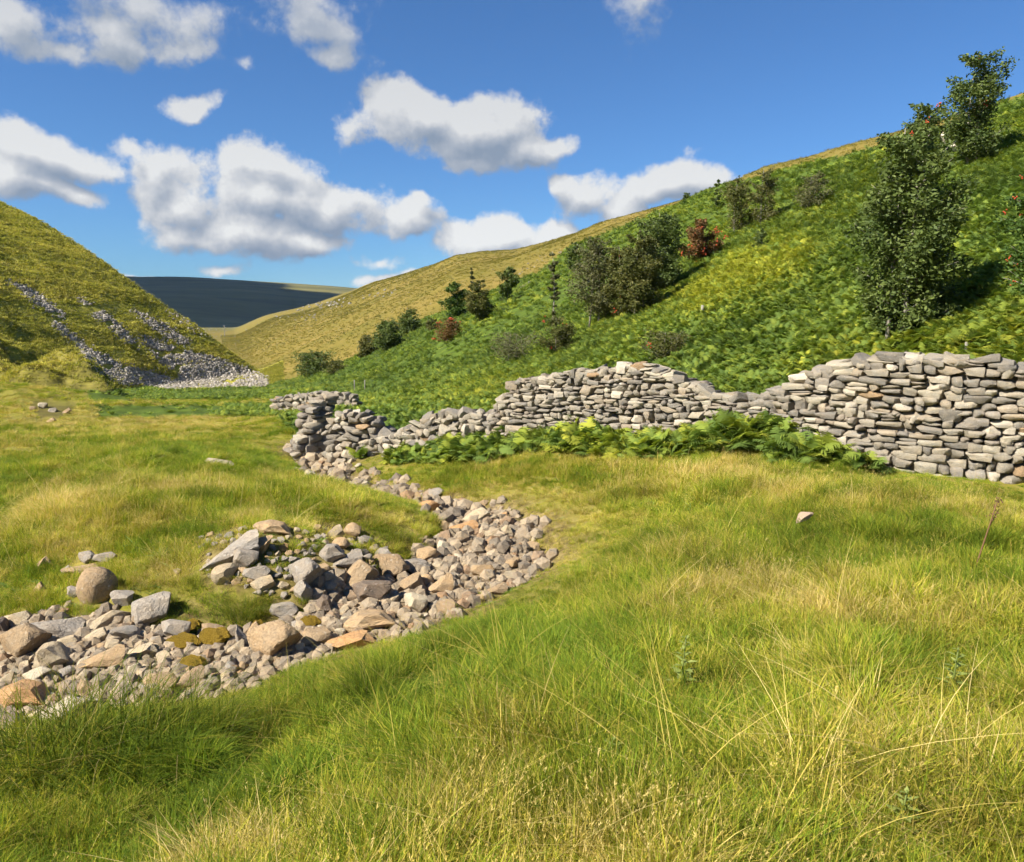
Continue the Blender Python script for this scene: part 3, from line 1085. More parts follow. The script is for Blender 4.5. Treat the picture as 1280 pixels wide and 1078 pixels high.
# ------------------------------------------------------------------ instancing of uncountable stuff
def scatter(name, pts, rot, scl, idx, tone, bri, protos, label, kind='stuff'):
    pc = bpy.data.collections.new(name + '_shapes')
    for i, pm in enumerate(protos):
        po = bpy.data.objects.new('%s_shape_%02d' % (name, i), pm)
        pc.objects.link(po)
    me = bpy.data.meshes.new(name)
    me.vertices.add(len(pts))
    me.vertices.foreach_set('co', np.asarray(pts, np.float32).ravel())
    for k, a, ty in (('scl', scl, 'FLOAT'), ('tone', tone, 'FLOAT'), ('bri', bri, 'FLOAT'), ('pid', idx, 'INT')):
        at = me.attributes.new(k, ty, 'POINT')
        at.data.foreach_set('value', np.asarray(a, np.int32 if ty == 'INT' else np.float32))
    at = me.attributes.new('rot', 'FLOAT_VECTOR', 'POINT')
    at.data.foreach_set('vector', np.asarray(rot, np.float32).ravel())
    ng = bpy.data.node_groups.new(name + '_scatter', 'GeometryNodeTree')
    ng.interface.new_socket('Geometry', in_out='INPUT', socket_type='NodeSocketGeometry')
    ng.interface.new_socket('Geometry', in_out='OUTPUT', socket_type='NodeSocketGeometry')
    g = NT(ng)
    i_ = g.node('NodeGroupInput')
    o_ = g.node('NodeGroupOutput')
    ci = g.node('GeometryNodeCollectionInfo')
    ci.inputs['Collection'].default_value = pc
    ci.inputs['Separate Children'].default_value = True
    ci.inputs['Reset Children'].default_value = True
    ip = g.node('GeometryNodeInstanceOnPoints')

    def na_(nm, ty):
        a = g.node('GeometryNodeInputNamedAttribute', data_type=ty)
        a.inputs['Name'].default_value = nm
        return a.outputs[0]
    g.l.new(i_.outputs[0], ip.inputs['Points'])
    g.l.new(ci.outputs[0], ip.inputs['Instance'])
    ip.inputs['Pick Instance'].default_value = True
    g.l.new(na_('pid', 'INT'), ip.inputs['Instance Index'])
    er = g.node('FunctionNodeEulerToRotation')
    g.l.new(na_('rot', 'FLOAT_VECTOR'), er.inputs[0])
    g.l.new(er.outputs[0], ip.inputs['Rotation'])
    g.l.new(na_('scl', 'FLOAT'), ip.inputs['Scale'])
    g.l.new(ip.outputs[0], o_.inputs[0])
    o = new_obj(name, me)
    md = o.modifiers.new('scatter', 'NODES')
    md.node_group = ng
    tag(o, label, None, None, kind)
    return o


def rots(n, tilt=.15):
    return np.stack([rng.normal(0, tilt, n), rng.normal(0, tilt, n), rng.uniform(0, 6.283, n)], -1)


def lean_rots(x, y, amp=.20):
    n = len(x)
    th = rng.uniform(0, 6.283, n)
    tx = fbm(x / 1.3, y / 1.3, 501, 3) * amp * 2 + rng.normal(0, .13, n)
    ty = fbm(x / 1.3, y / 1.3, 511, 3) * amp * 2 + .10 + rng.normal(0, .13, n)
    c, s_ = np.cos(th), np.sin(th)
    return np.stack([c * tx + s_ * ty, -s_ * tx + c * ty, th], -1)


# pebbles in the bed
PB = [rock_mesh('pebble_shape', 40 + s, 1, 3, .05, mat='pebble') for s in range(6)]
N = 21000
px = rng.uniform(-90, 720, N)
py = rng.uniform(560, 930, N)
hx, hy, hz = hits(px, py, 3.5, 30, 200)
e, _ = stream(hx, hy)
ok = np.isfinite(hy) & (e + fbm(hx * 1.6, hy * 1.6, 71, 3) * .5 < .06)
hx, hy, hz = hx[ok], hy[ok], hz[ok]
n_ = len(hx)
sc_ = (.0035 * hy) * (0.34 + rng.random(n_) ** 4.0 * 3.0)
scatter('pebbles', np.stack([hx, hy, hz + sc_ * .2], -1), rots(n_, .5), sc_, rng.integers(0, 6, n_), rng.random(n_), rng.random(n_), PB,
        'pale limestone pebbles and gravel covering the dry stream bed')

# scree
SR = [rock_mesh('scree_shape', 50 + s, 1, 5, .05, mat='scree') for s in range(5)]
scree_polys = [
    ([(172, 419), (210, 432), (250, 442), (290, 455), (338, 474), (336, 485), (195, 488), (222, 470), (190, 445)], 8000),
    ([(52, 393), (74, 404), (112, 437), (150, 455), (205, 470), (228, 489), (165, 489), (130, 468), (92, 430)], 4200),
    ([(5, 350), (40, 362), (82, 396), (76, 402), (40, 378)], 900),
    ([(92, 370), (120, 383), (152, 408), (178, 440), (150, 424), (118, 396)], 900),
    ([(160, 385), (200, 402), (240, 428), (230, 435), (190, 412)], 900),
    ([(200, 378), (240, 404), (262, 425), (240, 415), (215, 398)], 200),
    ([(160, 487), (270, 487), (268, 496), (200, 492)], 240),
    ([(255, 412), (292, 412), (298, 426), (280, 428)], 120),
]
PX, PY, KK = [], [], []
for pl, cnt in scree_polys:
    a = np.array(pl, float)
    got = 0
    while got < cnt:
        qx = rng.uniform(a[:, 0].min(), a[:, 0].max(), 2000)
        qy = rng.uniform(a[:, 1].min(), a[:, 1].max(), 2000)
        k = poly_in(pl, qx + rng.normal(0, 3, 2000), qy + rng.normal(0, 2, 2000)) & (fbm(qx / 22, qy / 9, 5, 3) > (-.26 if cnt > 1000 else -.16))
        k = np.where(k)[0][:cnt - got]
        PX.append(qx[k])
        PY.append(qy[k])
        got += len(k)
PX = np.concatenate(PX)
PY = np.concatenate(PY)
hx, hy, hz = hits(PX, PY, 40, 600, 500)
ok = np.isfinite(hy) & (hy < 160)
hx, hy, hz = hx[ok], hy[ok], hz[ok]
n_ = len(hx)
sc_ = hy / 1000 * (0.62 + rng.random(n_) ** 3 * 1.3)
scatter('scree', np.stack([hx, hy, hz + sc_ * .55], -1), rots(n_, .6), sc_, rng.integers(0, 5, n_), rng.random(n_), rng.random(n_), SR,
        'grey limestone scree spilling down the left spur')

# outcrops on the tan hillside
m, n, out = material('pale_outcrop')
oi = n.node('ShaderNodeObjectInfo')
n.l.new(principled(n, n.ramp(oi.outputs['Random'], [(0, (.16, .145, .11)), (1, (.28, .255, .205))]), .9), out.inputs[0])
M['outcrop'] = m
OCR = [rock_mesh('outcrop_shape', 80 + s, 2, 7, .08, mat='outcrop') for s in range(4)]
PX, PY, SZ = [], [], []
for (x0, y0, x1, y1, spread, cnt, s0) in [(345, 398, 432, 374, 6, 70, 2.2), (400, 385, 432, 378, 5, 34, 3.0), (456, 371, 500, 366, 4, 30, 2.2), (372, 402, 400, 392, 5, 20, 2.2),
                                          (640, 350, 690, 322, 7, 30, 2.2), (690, 322, 740, 300, 6, 12, 2.0), (640, 364, 668, 352, 2, 14, 3.0), (255, 414, 296, 428, 5, 40, 1.6),
                                          (270, 424, 400, 388, 2, 26, 1.4), (400, 415, 700, 330, 22, 24, 1.4), (330, 478, 352, 483, 3, 12, 1.8), (278, 430, 300, 448, 4, 14, 1.8)]:
    t = rng.random(cnt)
    PX.append(x0 + (x1 - x0) * t + rng.normal(0, spread, cnt))
    PY.append(y0 + (y1 - y0) * t + rng.normal(0, spread * .7, cnt))
    SZ.append(s0 * (.5 + rng.random(cnt) ** 2 * 1.6))
PX, PY, SZ = map(np.concatenate, (PX, PY, SZ))
hx, hy, hz = hits(PX, PY, 40, 1600, 700)
ok = np.isfinite(hy) & (hy < 900)
hx, hy, hz, SZ = hx[ok], hy[ok], hz[ok], SZ[ok]
n_ = len(hx)
scatter('outcrop_rocks', np.stack([hx, hy, hz], -1), rots(n_, .3), SZ * hy / 1000 * .42, rng.integers(0, 4, n_), rng.random(n_), rng.random(n_), OCR,
        'pale limestone outcrops dotting the tan hillside')

# ------------------------------------------------------------------ grass
def blades(n, rad, h0, h1, wd, bend, segs=4, upright=.25, tone=(0, 1), seed=0, flat=0.0, clump=1.0):
    r = np.random.default_rng(seed)
    th = r.uniform(0, 2 * np.pi, n)
    rd = rad * r.random(n) ** .6
    bx, by = rd * np.cos(th), rd * np.sin(th)
    ph = th + r.normal(0, 1.1, n)
    h = r.uniform(h0, h1, n)
    b = np.clip(r.normal(bend, bend * .5, n), .02, 1.6)
    w = wd * r.uniform(.6, 1.3, n)
    tw = ph + np.pi / 2 + r.normal(0, .5, n)
    bt = r.uniform(tone[0], tone[1], n)
    V, A, H = [], [], []
    for s in range(segs + 1):
        t = s / segs
        out_ = h * b * t ** 1.8 + h * flat * t
        zz = h * t * (1 - .38 * np.minimum(b, 1.3) * t) * (1 - flat * .8)
        cx = bx + np.cos(ph) * out_
        cy = by + np.sin(ph) * out_
        ww = w * (1 - t) ** .6 if s < segs else 0 * w
        ox, oy = np.cos(tw) * ww / 2, np.sin(tw) * ww / 2
        if s < segs:
            V.append(np.stack([cx - ox, cy - oy, zz], -1))
            V.append(np.stack([cx + ox, cy + oy, zz], -1))
            A += [bt, bt]
        else:
            V.append(np.stack([cx, cy, zz], -1))
            A += [bt]
    V = np.stack(V, 1)            # n, k, 3
    k = V.shape[1]
    base = (np.arange(n) * k)[:, None]
    q = np.concatenate([base + np.array([2 * s, 2 * s + 1, 2 * s + 3, 2 * s + 2]) for s in range(segs - 1)], 0)
    t3 = base + np.array([2 * (segs - 1), 2 * (segs - 1) + 1, 2 * segs])
    return V.reshape(-1, 3), q, t3, np.stack(A, 1).ravel()


def stalks(n, rad, h0, h1, seed, head=14, hw=.02, hl=.3, tone=(.5, 1)):
    """thin seed stalks with feathery heads"""
    V, q, t3, A = blades(n, rad, h0, h1, .0019, .22, 4, tone=tone, seed=seed)
    r = np.random.default_rng(seed + 900)
    k = 9
    tops = V.reshape(n, k, 3)
    tip, mid = tops[:, 8], tops[:, 6]
    VV, FF, AA = [V], [], [A]
    off = len(V)
    m = n * head
    t = r.random((n, head)) * hl * 2
    p = tip[:, None] + (mid - tip)[:, None] * t[..., None]
    d = r.normal(0, 1, (n, head, 3))
    d[..., 2] = np.abs(d[..., 2]) * .8 + 1.5
    d /= np.linalg.norm(d, axis=-1, keepdims=True)
    L = hw * r.uniform(.6, 1.4, (n, head, 1)) * (.5 + t[..., None] / hl * .5)
    e = p + d * L
    sd = np.cross(d, r.normal(0, 1, (n, head, 3)))
    sd /= np.linalg.norm(sd, axis=-1, keepdims=True) + 1e-6
    mid_ = p + d * L * .5
    quad = np.stack([p, mid_ + sd * .0011, e, mid_ - sd * .0011], 2).reshape(-1, 3)
    fq = off + (np.arange(m) * 4)[:, None] + np.arange(4)
    return np.concatenate([V, quad]), np.concatenate([q, fq]), t3, np.concatenate([A, np.full(len(quad), .85)])


def join(parts):
    V, Q, T3, A = [], [], [], []
    off = 0
    for v, q, t, a in parts:
        V.append(v)
        Q.append(q + off)
        T3.append(t + off)
        A.append(a)
        off += len(v)
    return np.concatenate(V), np.concatenate(Q), np.concatenate(T3), np.concatenate(A)


def bmesh_of(name, parts, mat):
    V, q, t, a = join(parts)
    return mesh_np(name, V, [q, t], {'bt': a}, mat=M[mat])


near_p = []
for s in range(6):      # soft mixed turf, medium length
    near_p.append(bmesh_of('tuft', [blades(95, .10, .03, .11, .0048, .75, seed=s), blades(16, .10, .04, .10, .003, 1.0, tone=(.5, 1.3), seed=s + 50, flat=.6)], 'grass'))
for s in range(5):      # longer arching tufts   (6..10)
    near_p.append(bmesh_of('tuft_long', [blades(100, .08, .09, .21, .0048, .75, 5, seed=100 + s), blades(14, .08, .10, .22, .003, .9, 5, tone=(.7, 1.4), seed=150 + s)], 'grass'))
for s in range(3):      # dead mat   (11..13)
    near_p.append(bmesh_of('thatch', [blades(70, .12, .07, .18, .0034, .9, 5, tone=(.2, 1), seed=200 + s, flat=.55)], 'straw'))
for s in range(4):      # golden upright stalks   (14..17)
    near_p.append(bmesh_of('seed_grass', [stalks(6, .09, .16, .32, 300 + s, head=9, hw=.010), blades(26, .08, .10, .22, .0026, .4, tone=(.3, .8), seed=350 + s)], 'straw'))
for s in range(3):      # pale green seeding grass (18..20)
    near_p.append(bmesh_of('seed_grass_green', [stalks(5, .10, .15, .28, 400 + s, head=9, hw=.010, tone=(.5, .9)), blades(55, .09, .06, .17, .003, .5, tone=(0, .8), seed=450 + s)], 'grass'))
for s in range(3):      # short broad leaved turf (21..23)
    near_p.append(bmesh_of('turf', [blades(110, .11, .02, .07, .006, .9, 3, tone=(0, .9), seed=500 + s, flat=.3)], 'grass'))

for s in range(3):      # long pale fallen straws (24..26)
    near_p.append(bmesh_of('fallen_straw', [blades(7, .06, .30, .55, .0030, 1.1, 7, tone=(.5, 1), seed=560 + s, flat=.15)], 'straw'))

for s in range(3):      # low broad leaved herbs (27..29)
    near_p.append(bmesh_of('herb_rosette', [blades(16, .03, .05, .10, .020, 1.0, 4, tone=(.2, 1), seed=580 + s, flat=.25)], 'herb'))

far_p = []
for s in range(6):
    far_p.append(bmesh_of('far_tuft', [blades(120, .22, .06, .19, .009, .7, 3, seed=600 + s)], 'grass'))
for s in range(3):
    far_p.append(bmesh_of('far_stalks', [blades(40, .22, .13, .28, .006, .35, 3, tone=(.1, .9), seed=650 + s), blades(70, .22, .06, .19, .009, .7, 3, seed=670 + s)], 'straw'))


def grass_tone(x, y, px, py):
    """0 lush green .. 1 straw: broad patches of the meadow"""
    t = .34 + fbm(x / 2.2, y / 2.2, 201, 4) * .42 + fbm(x / .45, y / .45, 211, 3) * .55

    def blob(cx, cy, rx, ry, a):
        return a * np.exp(-(((px - cx) / rx) ** 2 + ((py - cy) / ry) ** 2))
    t = t + blob(900, 620, 260, 45, .10) + blob(950, 760, 120, 90, .12) + blob(1180, 960, 100, 90, .13) + blob(480, 650, 100, 30, .16)
    t = t + blob(150, 530, 260, 25, .22) + blob(60, 500, 80, 25, .2) + blob(672, 680, 45, 60, .42) + blob(380, 640, 120, 30, .14)
    t = t + blob(300, 660, 200, 50, .06) + blob(390, 890, 90, 60, .06)
    t = t - blob(620, 800, 170, 50, .16) - blob(500, 860, 160, 50, .12) - blob(120, 940, 160, 60, .34) - blob(1060, 720, 150, 50, .10) - blob(230, 585, 200, 25, .08)
    t = t - blob(700, 1000, 150, 70, .08)
    return t


def ground_pts(n, y0, y1, power, tmin=-.95, tmax=.95):
    """random points with density ~ Y**-power"""
    u = rng.random(n)
    k = 2 - power
    Y = (y0 ** k + (y1 ** k - y0 ** k) * u) ** (1 / k)
    T = rng.uniform(tmin, tmax, n)
    return T * Y, Y


def cut_masks(x, y):
    z = zfun(x, y)
    e, bz = stream(x, y)
    px, py = topix(x, y, z)
    return z, e, px, py


def near_rock(px, py, grow=.42):
    m = np.zeros(px.shape, bool)
    for (hx_, hy_, w_, h_) in hero_px:
        m |= (np.abs(px - hx_) < w_ * grow) & (np.abs(py - hy_ - h_ * .1) < h_ * grow)
    return m


x, y = ground_pts(50000, 1.5, 16, 1.15, -.78, .78)
z, e, px, py = cut_masks(x, y)
wl = np.interp(px, WALL_LINE[:, 0], WALL_LINE[:, 1])
heap = poly_in([(245, 668), (330, 648), (450, 655), (500, 690), (500, 740), (385, 788), (240, 778)], px, py)
keep = (e + fbm(x * 1.6, y * 1.6, 71, 3) * .48 > .02 + rng.random(len(x)) * .10) & (y < wall_y(x / y)) & ~near_rock(px, py)
heap_top = poly_in([(245, 668), (330, 648), (450, 655), (500, 690), (500, 740), (380, 745), (250, 730)], px, py)
keep &= ~(heap & (rng.random(len(x)) < np.where(heap_top, .6, .15)))
x, y, z, e, px, py = (a[keep] for a in (x, y, z, e, px, py))
n_ = len(x)
tone = grass_tone(x, y, px, py)
kk = fbm(x / 1.3, y / 1.3, 301, 3)
k2 = fbm(x / 1.1, y / 1.1, 311, 3)
rnd = rng.random(n_)
idx = rng.integers(0, 6, n_)
long_ = (rnd < .12 + kk * .5) | (fbm(x / .42, y / .42, 341, 2) > .34)
idx = np.where(long_, 6 + rng.integers(0, 5, n_), idx)
rnd2 = rng.random(n_)
idx = np.where(rnd2 < .07 + np.clip(tone - .5, 0, 1) * .5, 11 + rng.integers(0, 3, n_), idx)
rnd3 = rng.random(n_)
idx = np.where(rnd3 < np.clip(.02 + k2 * .16 + (tone - .4) * .22, .003, .15), 14 + rng.integers(0, 4, n_), idx)
idx = np.where((rnd3 > .92), 18 + rng.integers(0, 3, n_), idx)
idx = np.where(rng.random(n_) < .012, 24 + rng.integers(0, 3, n_), idx)
idx = np.where((fbm(x / 1.7, y / 1.7, 331, 3) > .16) & (rng.random(n_) < .5), 21 + rng.integers(0, 3, n_), idx)
idx = np.where((fbm(x / .9, y / .9, 351, 3) > .12) & (rng.random(n_) < .10), 27 + rng.integers(0, 3, n_), idx)
trod = np.abs((px - 150) * 260 + (py - 1060) * 500) / 563 < 16
trod &= (px < 720)
idx = np.where(trod & (rng.random(n_) < .85), 21 + rng.integers(0, 3, n_), idx)
short = poly_in([(180, 960), (300, 900), (400, 905), (470, 960), (430, 1040), (250, 1078), (150, 1078)], px, py) & (rng.random(n_) < .75)
idx = np.where(short, 21 + rng.integers(0, 3, n_), idx)
scl = rng.uniform(.75, 1.25, n_) * (1 + .25 * kk)
bri = np.clip(.56 + rng.normal(0, .18, n_) + fbm(x / .5, y / .5, 321, 2) * .6, 0, 1)
tus = poly_in([(-40, 880), (120, 880), (250, 900), (290, 935), (250, 975), (60, 990), (-60, 990)], px, py)
idx = np.where(tus, 6 + rng.integers(0, 5, n_), idx)
tone = np.where(tus, tone * .85 + .06, tone)
lowb = np.where((y > 5.9) & (x < -.4), .62, .34)
scl *= lowb + (1 - lowb) * sst(.1, 1.3, e)
scl = np.where(poly_in([(245, 668), (330, 648), (450, 655), (500, 690), (500, 740), (385, 788), (240, 778)], px, py), np.maximum(scl, .45), scl)
gap = wall_y(x / y) - y
scl *= .40 + .60 * sst(.1, 2.6, gap)
tone = np.clip(tone + rng.normal(0, .07, n_), 0, 1)
scatter('grass', np.stack([x, y, z - .012], -1), lean_rots(x, y), scl, idx, tone, bri, near_p, 'long mixed green and straw meadow grass in the foreground')

x, y = ground_pts(52000, 9, 75, 1.35, -.80, .72)
z, e, px, py = cut_masks(x, y)
Zm = zones(x, y, z)
wl = np.interp(px, WALL_LINE[:, 0], WALL_LINE[:, 1])
keep = (e > .03) & ((y < wall_y(x / y)) & ((px > 385) | (Zm['brk'] < .5)) | ((px < 385) & (Zm['brk'] < .5))) & ~near_rock(px, py) & (Zm['peat'] < .3) & (rng.random(len(x)) > Zm['brk'] * .8)
keep &= ~(heap[:0].any() if False else poly_in([(245, 668), (330, 648), (450, 655), (500, 690), (500, 740), (385, 788), (240, 778)], px, py))
x, y, z, e, px, py = (a[keep] for a in (x, y, z, e, px, py))
n_ = len(x)
tone = grass_tone(x, y, px, py)
idx = np.where(rng.random(n_) < np.clip(.10 + (tone - .4) * .8, .03, .4), 6 + rng.integers(0, 3, n_), rng.integers(0, 6, n_))
kk = fbm(x / 2, y / 2, 301, 3)
scatter('meadow_grass', np.stack([x, y, z - .02], -1), lean_rots(x, y, .18), rng.uniform(.55, .95, n_) * (1 + .3 * kk) * (.45 + .55 * sst(.1, 1.5, e)) * (.45 + .55 * sst(.1, 2.5, wall_y(x / y) - y)), idx, np.clip(tone + rng.normal(0, .08, n_), 0, 1),
        np.clip(.5 + rng.normal(0, .15, n_) + kk * .3, 0, 1), far_p, 'yellow green grass over the middle and far meadow')

# tall tussocks hanging over the stones at lower left
TU = [bmesh_of('tussock', [blades(420, .20, .16, .36, .0042, .95, 6, tone=(.3, 1.3), seed=700 + s), blades(60, .20, .2, .42, .0028, .9, 6, tone=(.9, 1.9), seed=720 + s)], 'grass') for s in range(3)]
for i, (px, py, s, lab) in enumerate([
        (20, 990, 1.55, 'leftmost dark green tussock of long grass at the lower left'), (108, 968, 1.65, 'tallest dark green tussock below the white slab'),
        (178, 955, 1.45, 'dark green tussock right of the tallest tussock'), (236, 940, 1.2, 'tussock with dead straw draped over its shaded side'),
        (560, 828, .8, 'bright green tussock on the near bank of the bend'), (470, 872, .75, 'shaggy green tussock by the flat orange slab'),
        (1205, 890, .8, 'dark leaning tussock in the right meadow'),
        (305, 772, .75, 'dry tussock drooping between the stone heap and the bed')]):
    x, y, z = hit(px, py)
    o = bpy.data.objects.new('grass_tussock', None)
    COL.objects.link(o)
    o.location = (x, y, z)
    c = new_obj('blades', TU[i % 3], o)
    o.rotation_euler.z = i * 1.3
    o.scale = (s,) * 3
    tag(o, lab, 'tussock', 'grass tussocks')

# sparse clumps texturing the hillsides
hill_p = [bmesh_of('hill_clump', [blades(36, .38, .08, .24, .045, .6, 2, seed=800 + s)], 'hillgrass') for s in range(5)]
x, y = ground_pts(64000, 50, 128, 0.0, -.78, -.27)
z = zfun(x, y)
Zm = zones(x, y, z)
px, py = topix(x, y, z)
on_scree = np.zeros(len(x), bool)
for pl, cnt in scree_polys:
    if cnt > 230:
        on_scree |= poly_in(pl, px, py)
kk = fbm(x / 5, z / 1.2, 411, 4)
keep = (Zm['lefth'] > .5) & ~(on_scree & (rng.random(len(x)) < .93)) & (rng.random(len(x)) < .85 + kk)
keep &= ~((Zm['peat'] > .5) & (rng.random(len(x)) < .12))
x, y, z, kk = x[keep], y[keep], z[keep], kk[keep]
n_ = len(x)
scatter('spur_grass', np.stack([x, y, z - .05], -1), rots(n_, .15), rng.uniform(.6, 1.3, n_) * 1.15, rng.integers(0, 5, n_), np.clip(.44 + kk * .35 + rng.normal(0, .08, n_), 0, 1),
        np.clip(.88 + rng.normal(0, .18, n_) + kk * .4, 0, 1.2), hill_p, 'rough tufted grass on the left spur')

x, y = ground_pts(60000, 60, 420, .5, -.36, .5)
z = zfun(x, y)
Zm = zones(x, y, z)
keep = (Zm['tan'] > .5) & (Zm['brk'] < .4) & (Zm['lefth'] < .5)
x, y, z = x[keep], y[keep], z[keep]
n_ = len(x)
kk = fbm(x / 12, y / 12, 421, 4)
scatter('tan_hill_grass', np.stack([x, y, z - .05], -1), rots(n_, .15), rng.uniform(.6, 1.2, n_) * np.interp(y, [60, 400], [.8, 1.9]), rng.integers(0, 5, n_),
        np.clip(.66 + kk * .35 + rng.normal(0, .06, n_), 0, 1), np.clip(.02 + rng.normal(0, .10, n_) + kk * .3, 0, 1), hill_p, 'straw coloured grass on the far hillside')

# ------------------------------------------------------------------ bracken
ERECT = False


def frond(L, seed, arch, pairs=17, fine=True):
    r = np.random.default_rng(seed)
    V, Q, T3 = [], [], []
    az = 0
    ts = np.linspace(.22, .98, pairs)
    up0 = r.uniform(.75, 1.25) if not ERECT else r.uniform(1.1, 1.5)

    def rach(t):
        return np.array([L * (math.cos(up0) * t + arch * t * t * .6), 0, L * (math.sin(up0) * t - arch * .75 * t * t)])
    # rachis ribbon
    for t in np.linspace(0, 1, 5):
        p = rach(t)
        w = .006 * (1 - t * .7)
        V += [p + [0, -w, 0], p + [0, w, 0]]
    Q += [(2 * i, 2 * i + 1, 2 * i + 3, 2 * i + 2) for i in range(4)]
    for t in ts:
        p = rach(t)
        dl = rach(min(t + .02, 1.0)) - rach(t - .02)
        dl /= np.linalg.norm(dl)
        plen = L * .36 * math.sin(math.pi * min(1, (1.05 - t) * .62 + .06)) * r.uniform(.85, 1.1) * (1.0 if t > .3 else .8)
        for sgn in (-1, 1):
            d = dl * r.uniform(.35, .55) + np.array([0, sgn, 0]) + np.array([0, 0, r.uniform(-.35, .05)])
            d /= np.linalg.norm(d)
            nrm = np.cross(d, dl)
            side = np.cross(nrm, d)
            side /= np.linalg.norm(side)
            if fine:
                m = 5
                wdt = plen * .125
                for j in range(m):
                    a0 = j / m
                    a1 = (j + .85) / m
                    ww = wdt * (1 - a0 * .75)
                    c0 = p + d * plen * a0 + np.array([0, 0, -.25 * plen * a0 * a0])
                    c1 = p + d * plen * a1 + np.array([0, 0, -.25 * plen * a1 * a1])
                    k = len(V)
                    V += [c0, c1 + side * ww * .1, c1 + side * ww + d * .25 * plen / m, c0 + side * ww * .9, c1 - side * ww + d * .25 * plen / m, c0 - side * ww * .9]
                    Q += [(k, k + 1, k + 2, k + 3), (k, k + 5, k + 4, k + 1)]
            else:
                wdt = plen * .10
                e_ = p + d * plen + np.array([0, 0, -.22 * plen])
                mid = p + d * plen * .45 + np.array([0, 0, -.05 * plen])
                k = len(V)
                V += [p, mid + side * wdt, e_, mid - side * wdt]
                Q += [(k, k + 1, k + 2, k + 3)]
    return np.array(V), np.array(Q)


def bracken_plant(seed, fine, nf=7, L0=.75, L1=1.05):
    r = random.Random(seed)
    VV, QQ, AA = [], [], []
    off = 0
    for i in range(nf):
        L = r.uniform(L0, L1)
        V, Q = frond(L, seed * 31 + i, r.uniform(.25, .75), 17 if fine else 12, fine)
        a = i / nf * 6.283 + r.uniform(-.5, .5)
        c, s = math.cos(a), math.sin(a)
        V = np.stack([V[:, 0] * c - V[:, 1] * s + r.uniform(-.1, .1), V[:, 0] * s + V[:, 1] * c + r.uniform(-.1, .1), V[:, 2] * 1.0], -1)
        VV.append(V)
        QQ.append(Q + off)
        AA.append(np.full(len(V), r.random()))
        off += len(V)
    return mesh_np('bracken_plant', np.concatenate(VV), [np.concatenate(QQ)], {'bt': np.concatenate(AA)}, mat=M['bracken'])


bf = [bracken_plant(s, True) for s in range(7)]
bc = [bracken_plant(s + 30, False, 9) for s in range(5)]
ERECT = True
be = [bracken_plant(s + 60, True, 8, .5, .95) for s in range(6)]
ERECT = False


def brk_tone(x, y, px, py):
    t = .36 + fbm(x / 7, y / 7, 431, 4) * .36 + fbm(x / 1.6, y / 1.6, 433, 3) * .14

    def blob(cx, cy, rx, ry, a):
        return a * np.exp(-(((px - cx) / rx) ** 2 + ((py - cy) / ry) ** 2))
    t = t + blob(945, 330, 60, 22, .42) + blob(1000, 305, 40, 14, .3) + blob(1195, 300, 35, 40, .28) + blob(880, 372, 40, 25, .25) + blob(640, 500, 80, 25, .12) + blob(1100, 480, 200, 30, .06) + blob(560, 480, 90, 25, .10)
    t = t + blob(930, 350, 120, 40, .16) + blob(800, 270, 60, 14, .14)
    t = t - blob(600, 440, 150, 25, .06) - blob(1020, 240, 70, 30, .14)
    return t


x1, y1 = ground_pts(84000, 8.5, 42, 1.2, -.36, .72)
x2, y2 = ground_pts(60000, 28, 260, .75, -.62, .75)
x3, y3 = ground_pts(60000, 40, 120, .4, -.62, -.1)
x = np.concatenate([x1, x2, x3])
y = np.concatenate([y1, y2, y3])
z = zfun(x, y)
Zm = zones(x, y, z)
px, py = topix(x, y, z)
keep = (Zm['brk'] > .5)
e, _ = stream(x, y)
wl = np.interp(px, WALL_LINE[:, 0], WALL_LINE[:, 1])
# the wall stands clear: nothing grows within it
clear = (y < wall_y(x / y) + .75) & (x / y > -.27) & (x / y < .9)
keep &= ~clear & (e > .1)
keep &= rng.random(len(x)) < np.where(px < 400, .8, 1) * (.78 + fbm(x / 4, y / 4, 441, 3) * .9)
x, y, z, px, py = (a[keep] for a in (x, y, z, px, py))
n_ = len(x)
fineq = y < 26
idx = np.where(fineq, rng.integers(0, 7, n_), 7 + rng.integers(0, 5, n_))
scl = rng.uniform(.6, 1.1, n_) * np.interp(y, [8, 30, 60, 250], [.33, .37, .55, 1.3]) * np.where((y < 80) & (px < 390), .8, 1)
tone = np.clip(brk_tone(x, y, px, py) + rng.normal(0, .06, n_), 0, .97)
scatter('bracken', np.stack([x, y, z - .03], -1), rots(n_, .28), scl, idx, tone, np.clip(.5 + rng.normal(0, .17, n_) + fbm(x / 3, y / 3, 451, 3) * .28, 0, 1), bf + bc,
        'dense green bracken covering the right hillside')

# bracken clumps in front of the walls
PX, PY, SS, TN = [], [], [], []
for (cx, cy, rx, ry, cnt, s, tn) in [(590, 568, 40, 10, 60, .55, .38), (640, 556, 60, 10, 80, .6, .40), (720, 556, 50, 10, 70, .6, .5), (530, 572, 40, 8, 34, .45, .5),
                                     (800, 565, 60, 8, 60, .45, .5), (855, 556, 50, 10, 60, .55, .55), (940, 556, 44, 9, 80, .75, .42), (1000, 568, 30, 8, 34, .6, .35),
                                     (1045, 570, 16, 8, 16, .5, .75), (1075, 580, 16, 6, 12, .4, .4), (450, 568, 12, 6, 8, .5, .6), (560, 560, 30, 8, 30, .4, .5),
                                     (405, 545, 8, 12, 14, .4, .45), (480, 545, 10, 10, 8, .4, .6), (445, 548, 8, 10, 7, .35, .75)]:
    cnt = int(cnt * 2.2)
    PX.append(cx + rng.uniform(-1, 1, cnt) * rx)
    PY.append(cy + rng.uniform(-1, 1, cnt) * ry)
    SS.append(s * .84 * rng.uniform(.5, 1.25, cnt))
    TN.append(np.full(cnt, tn - .04))
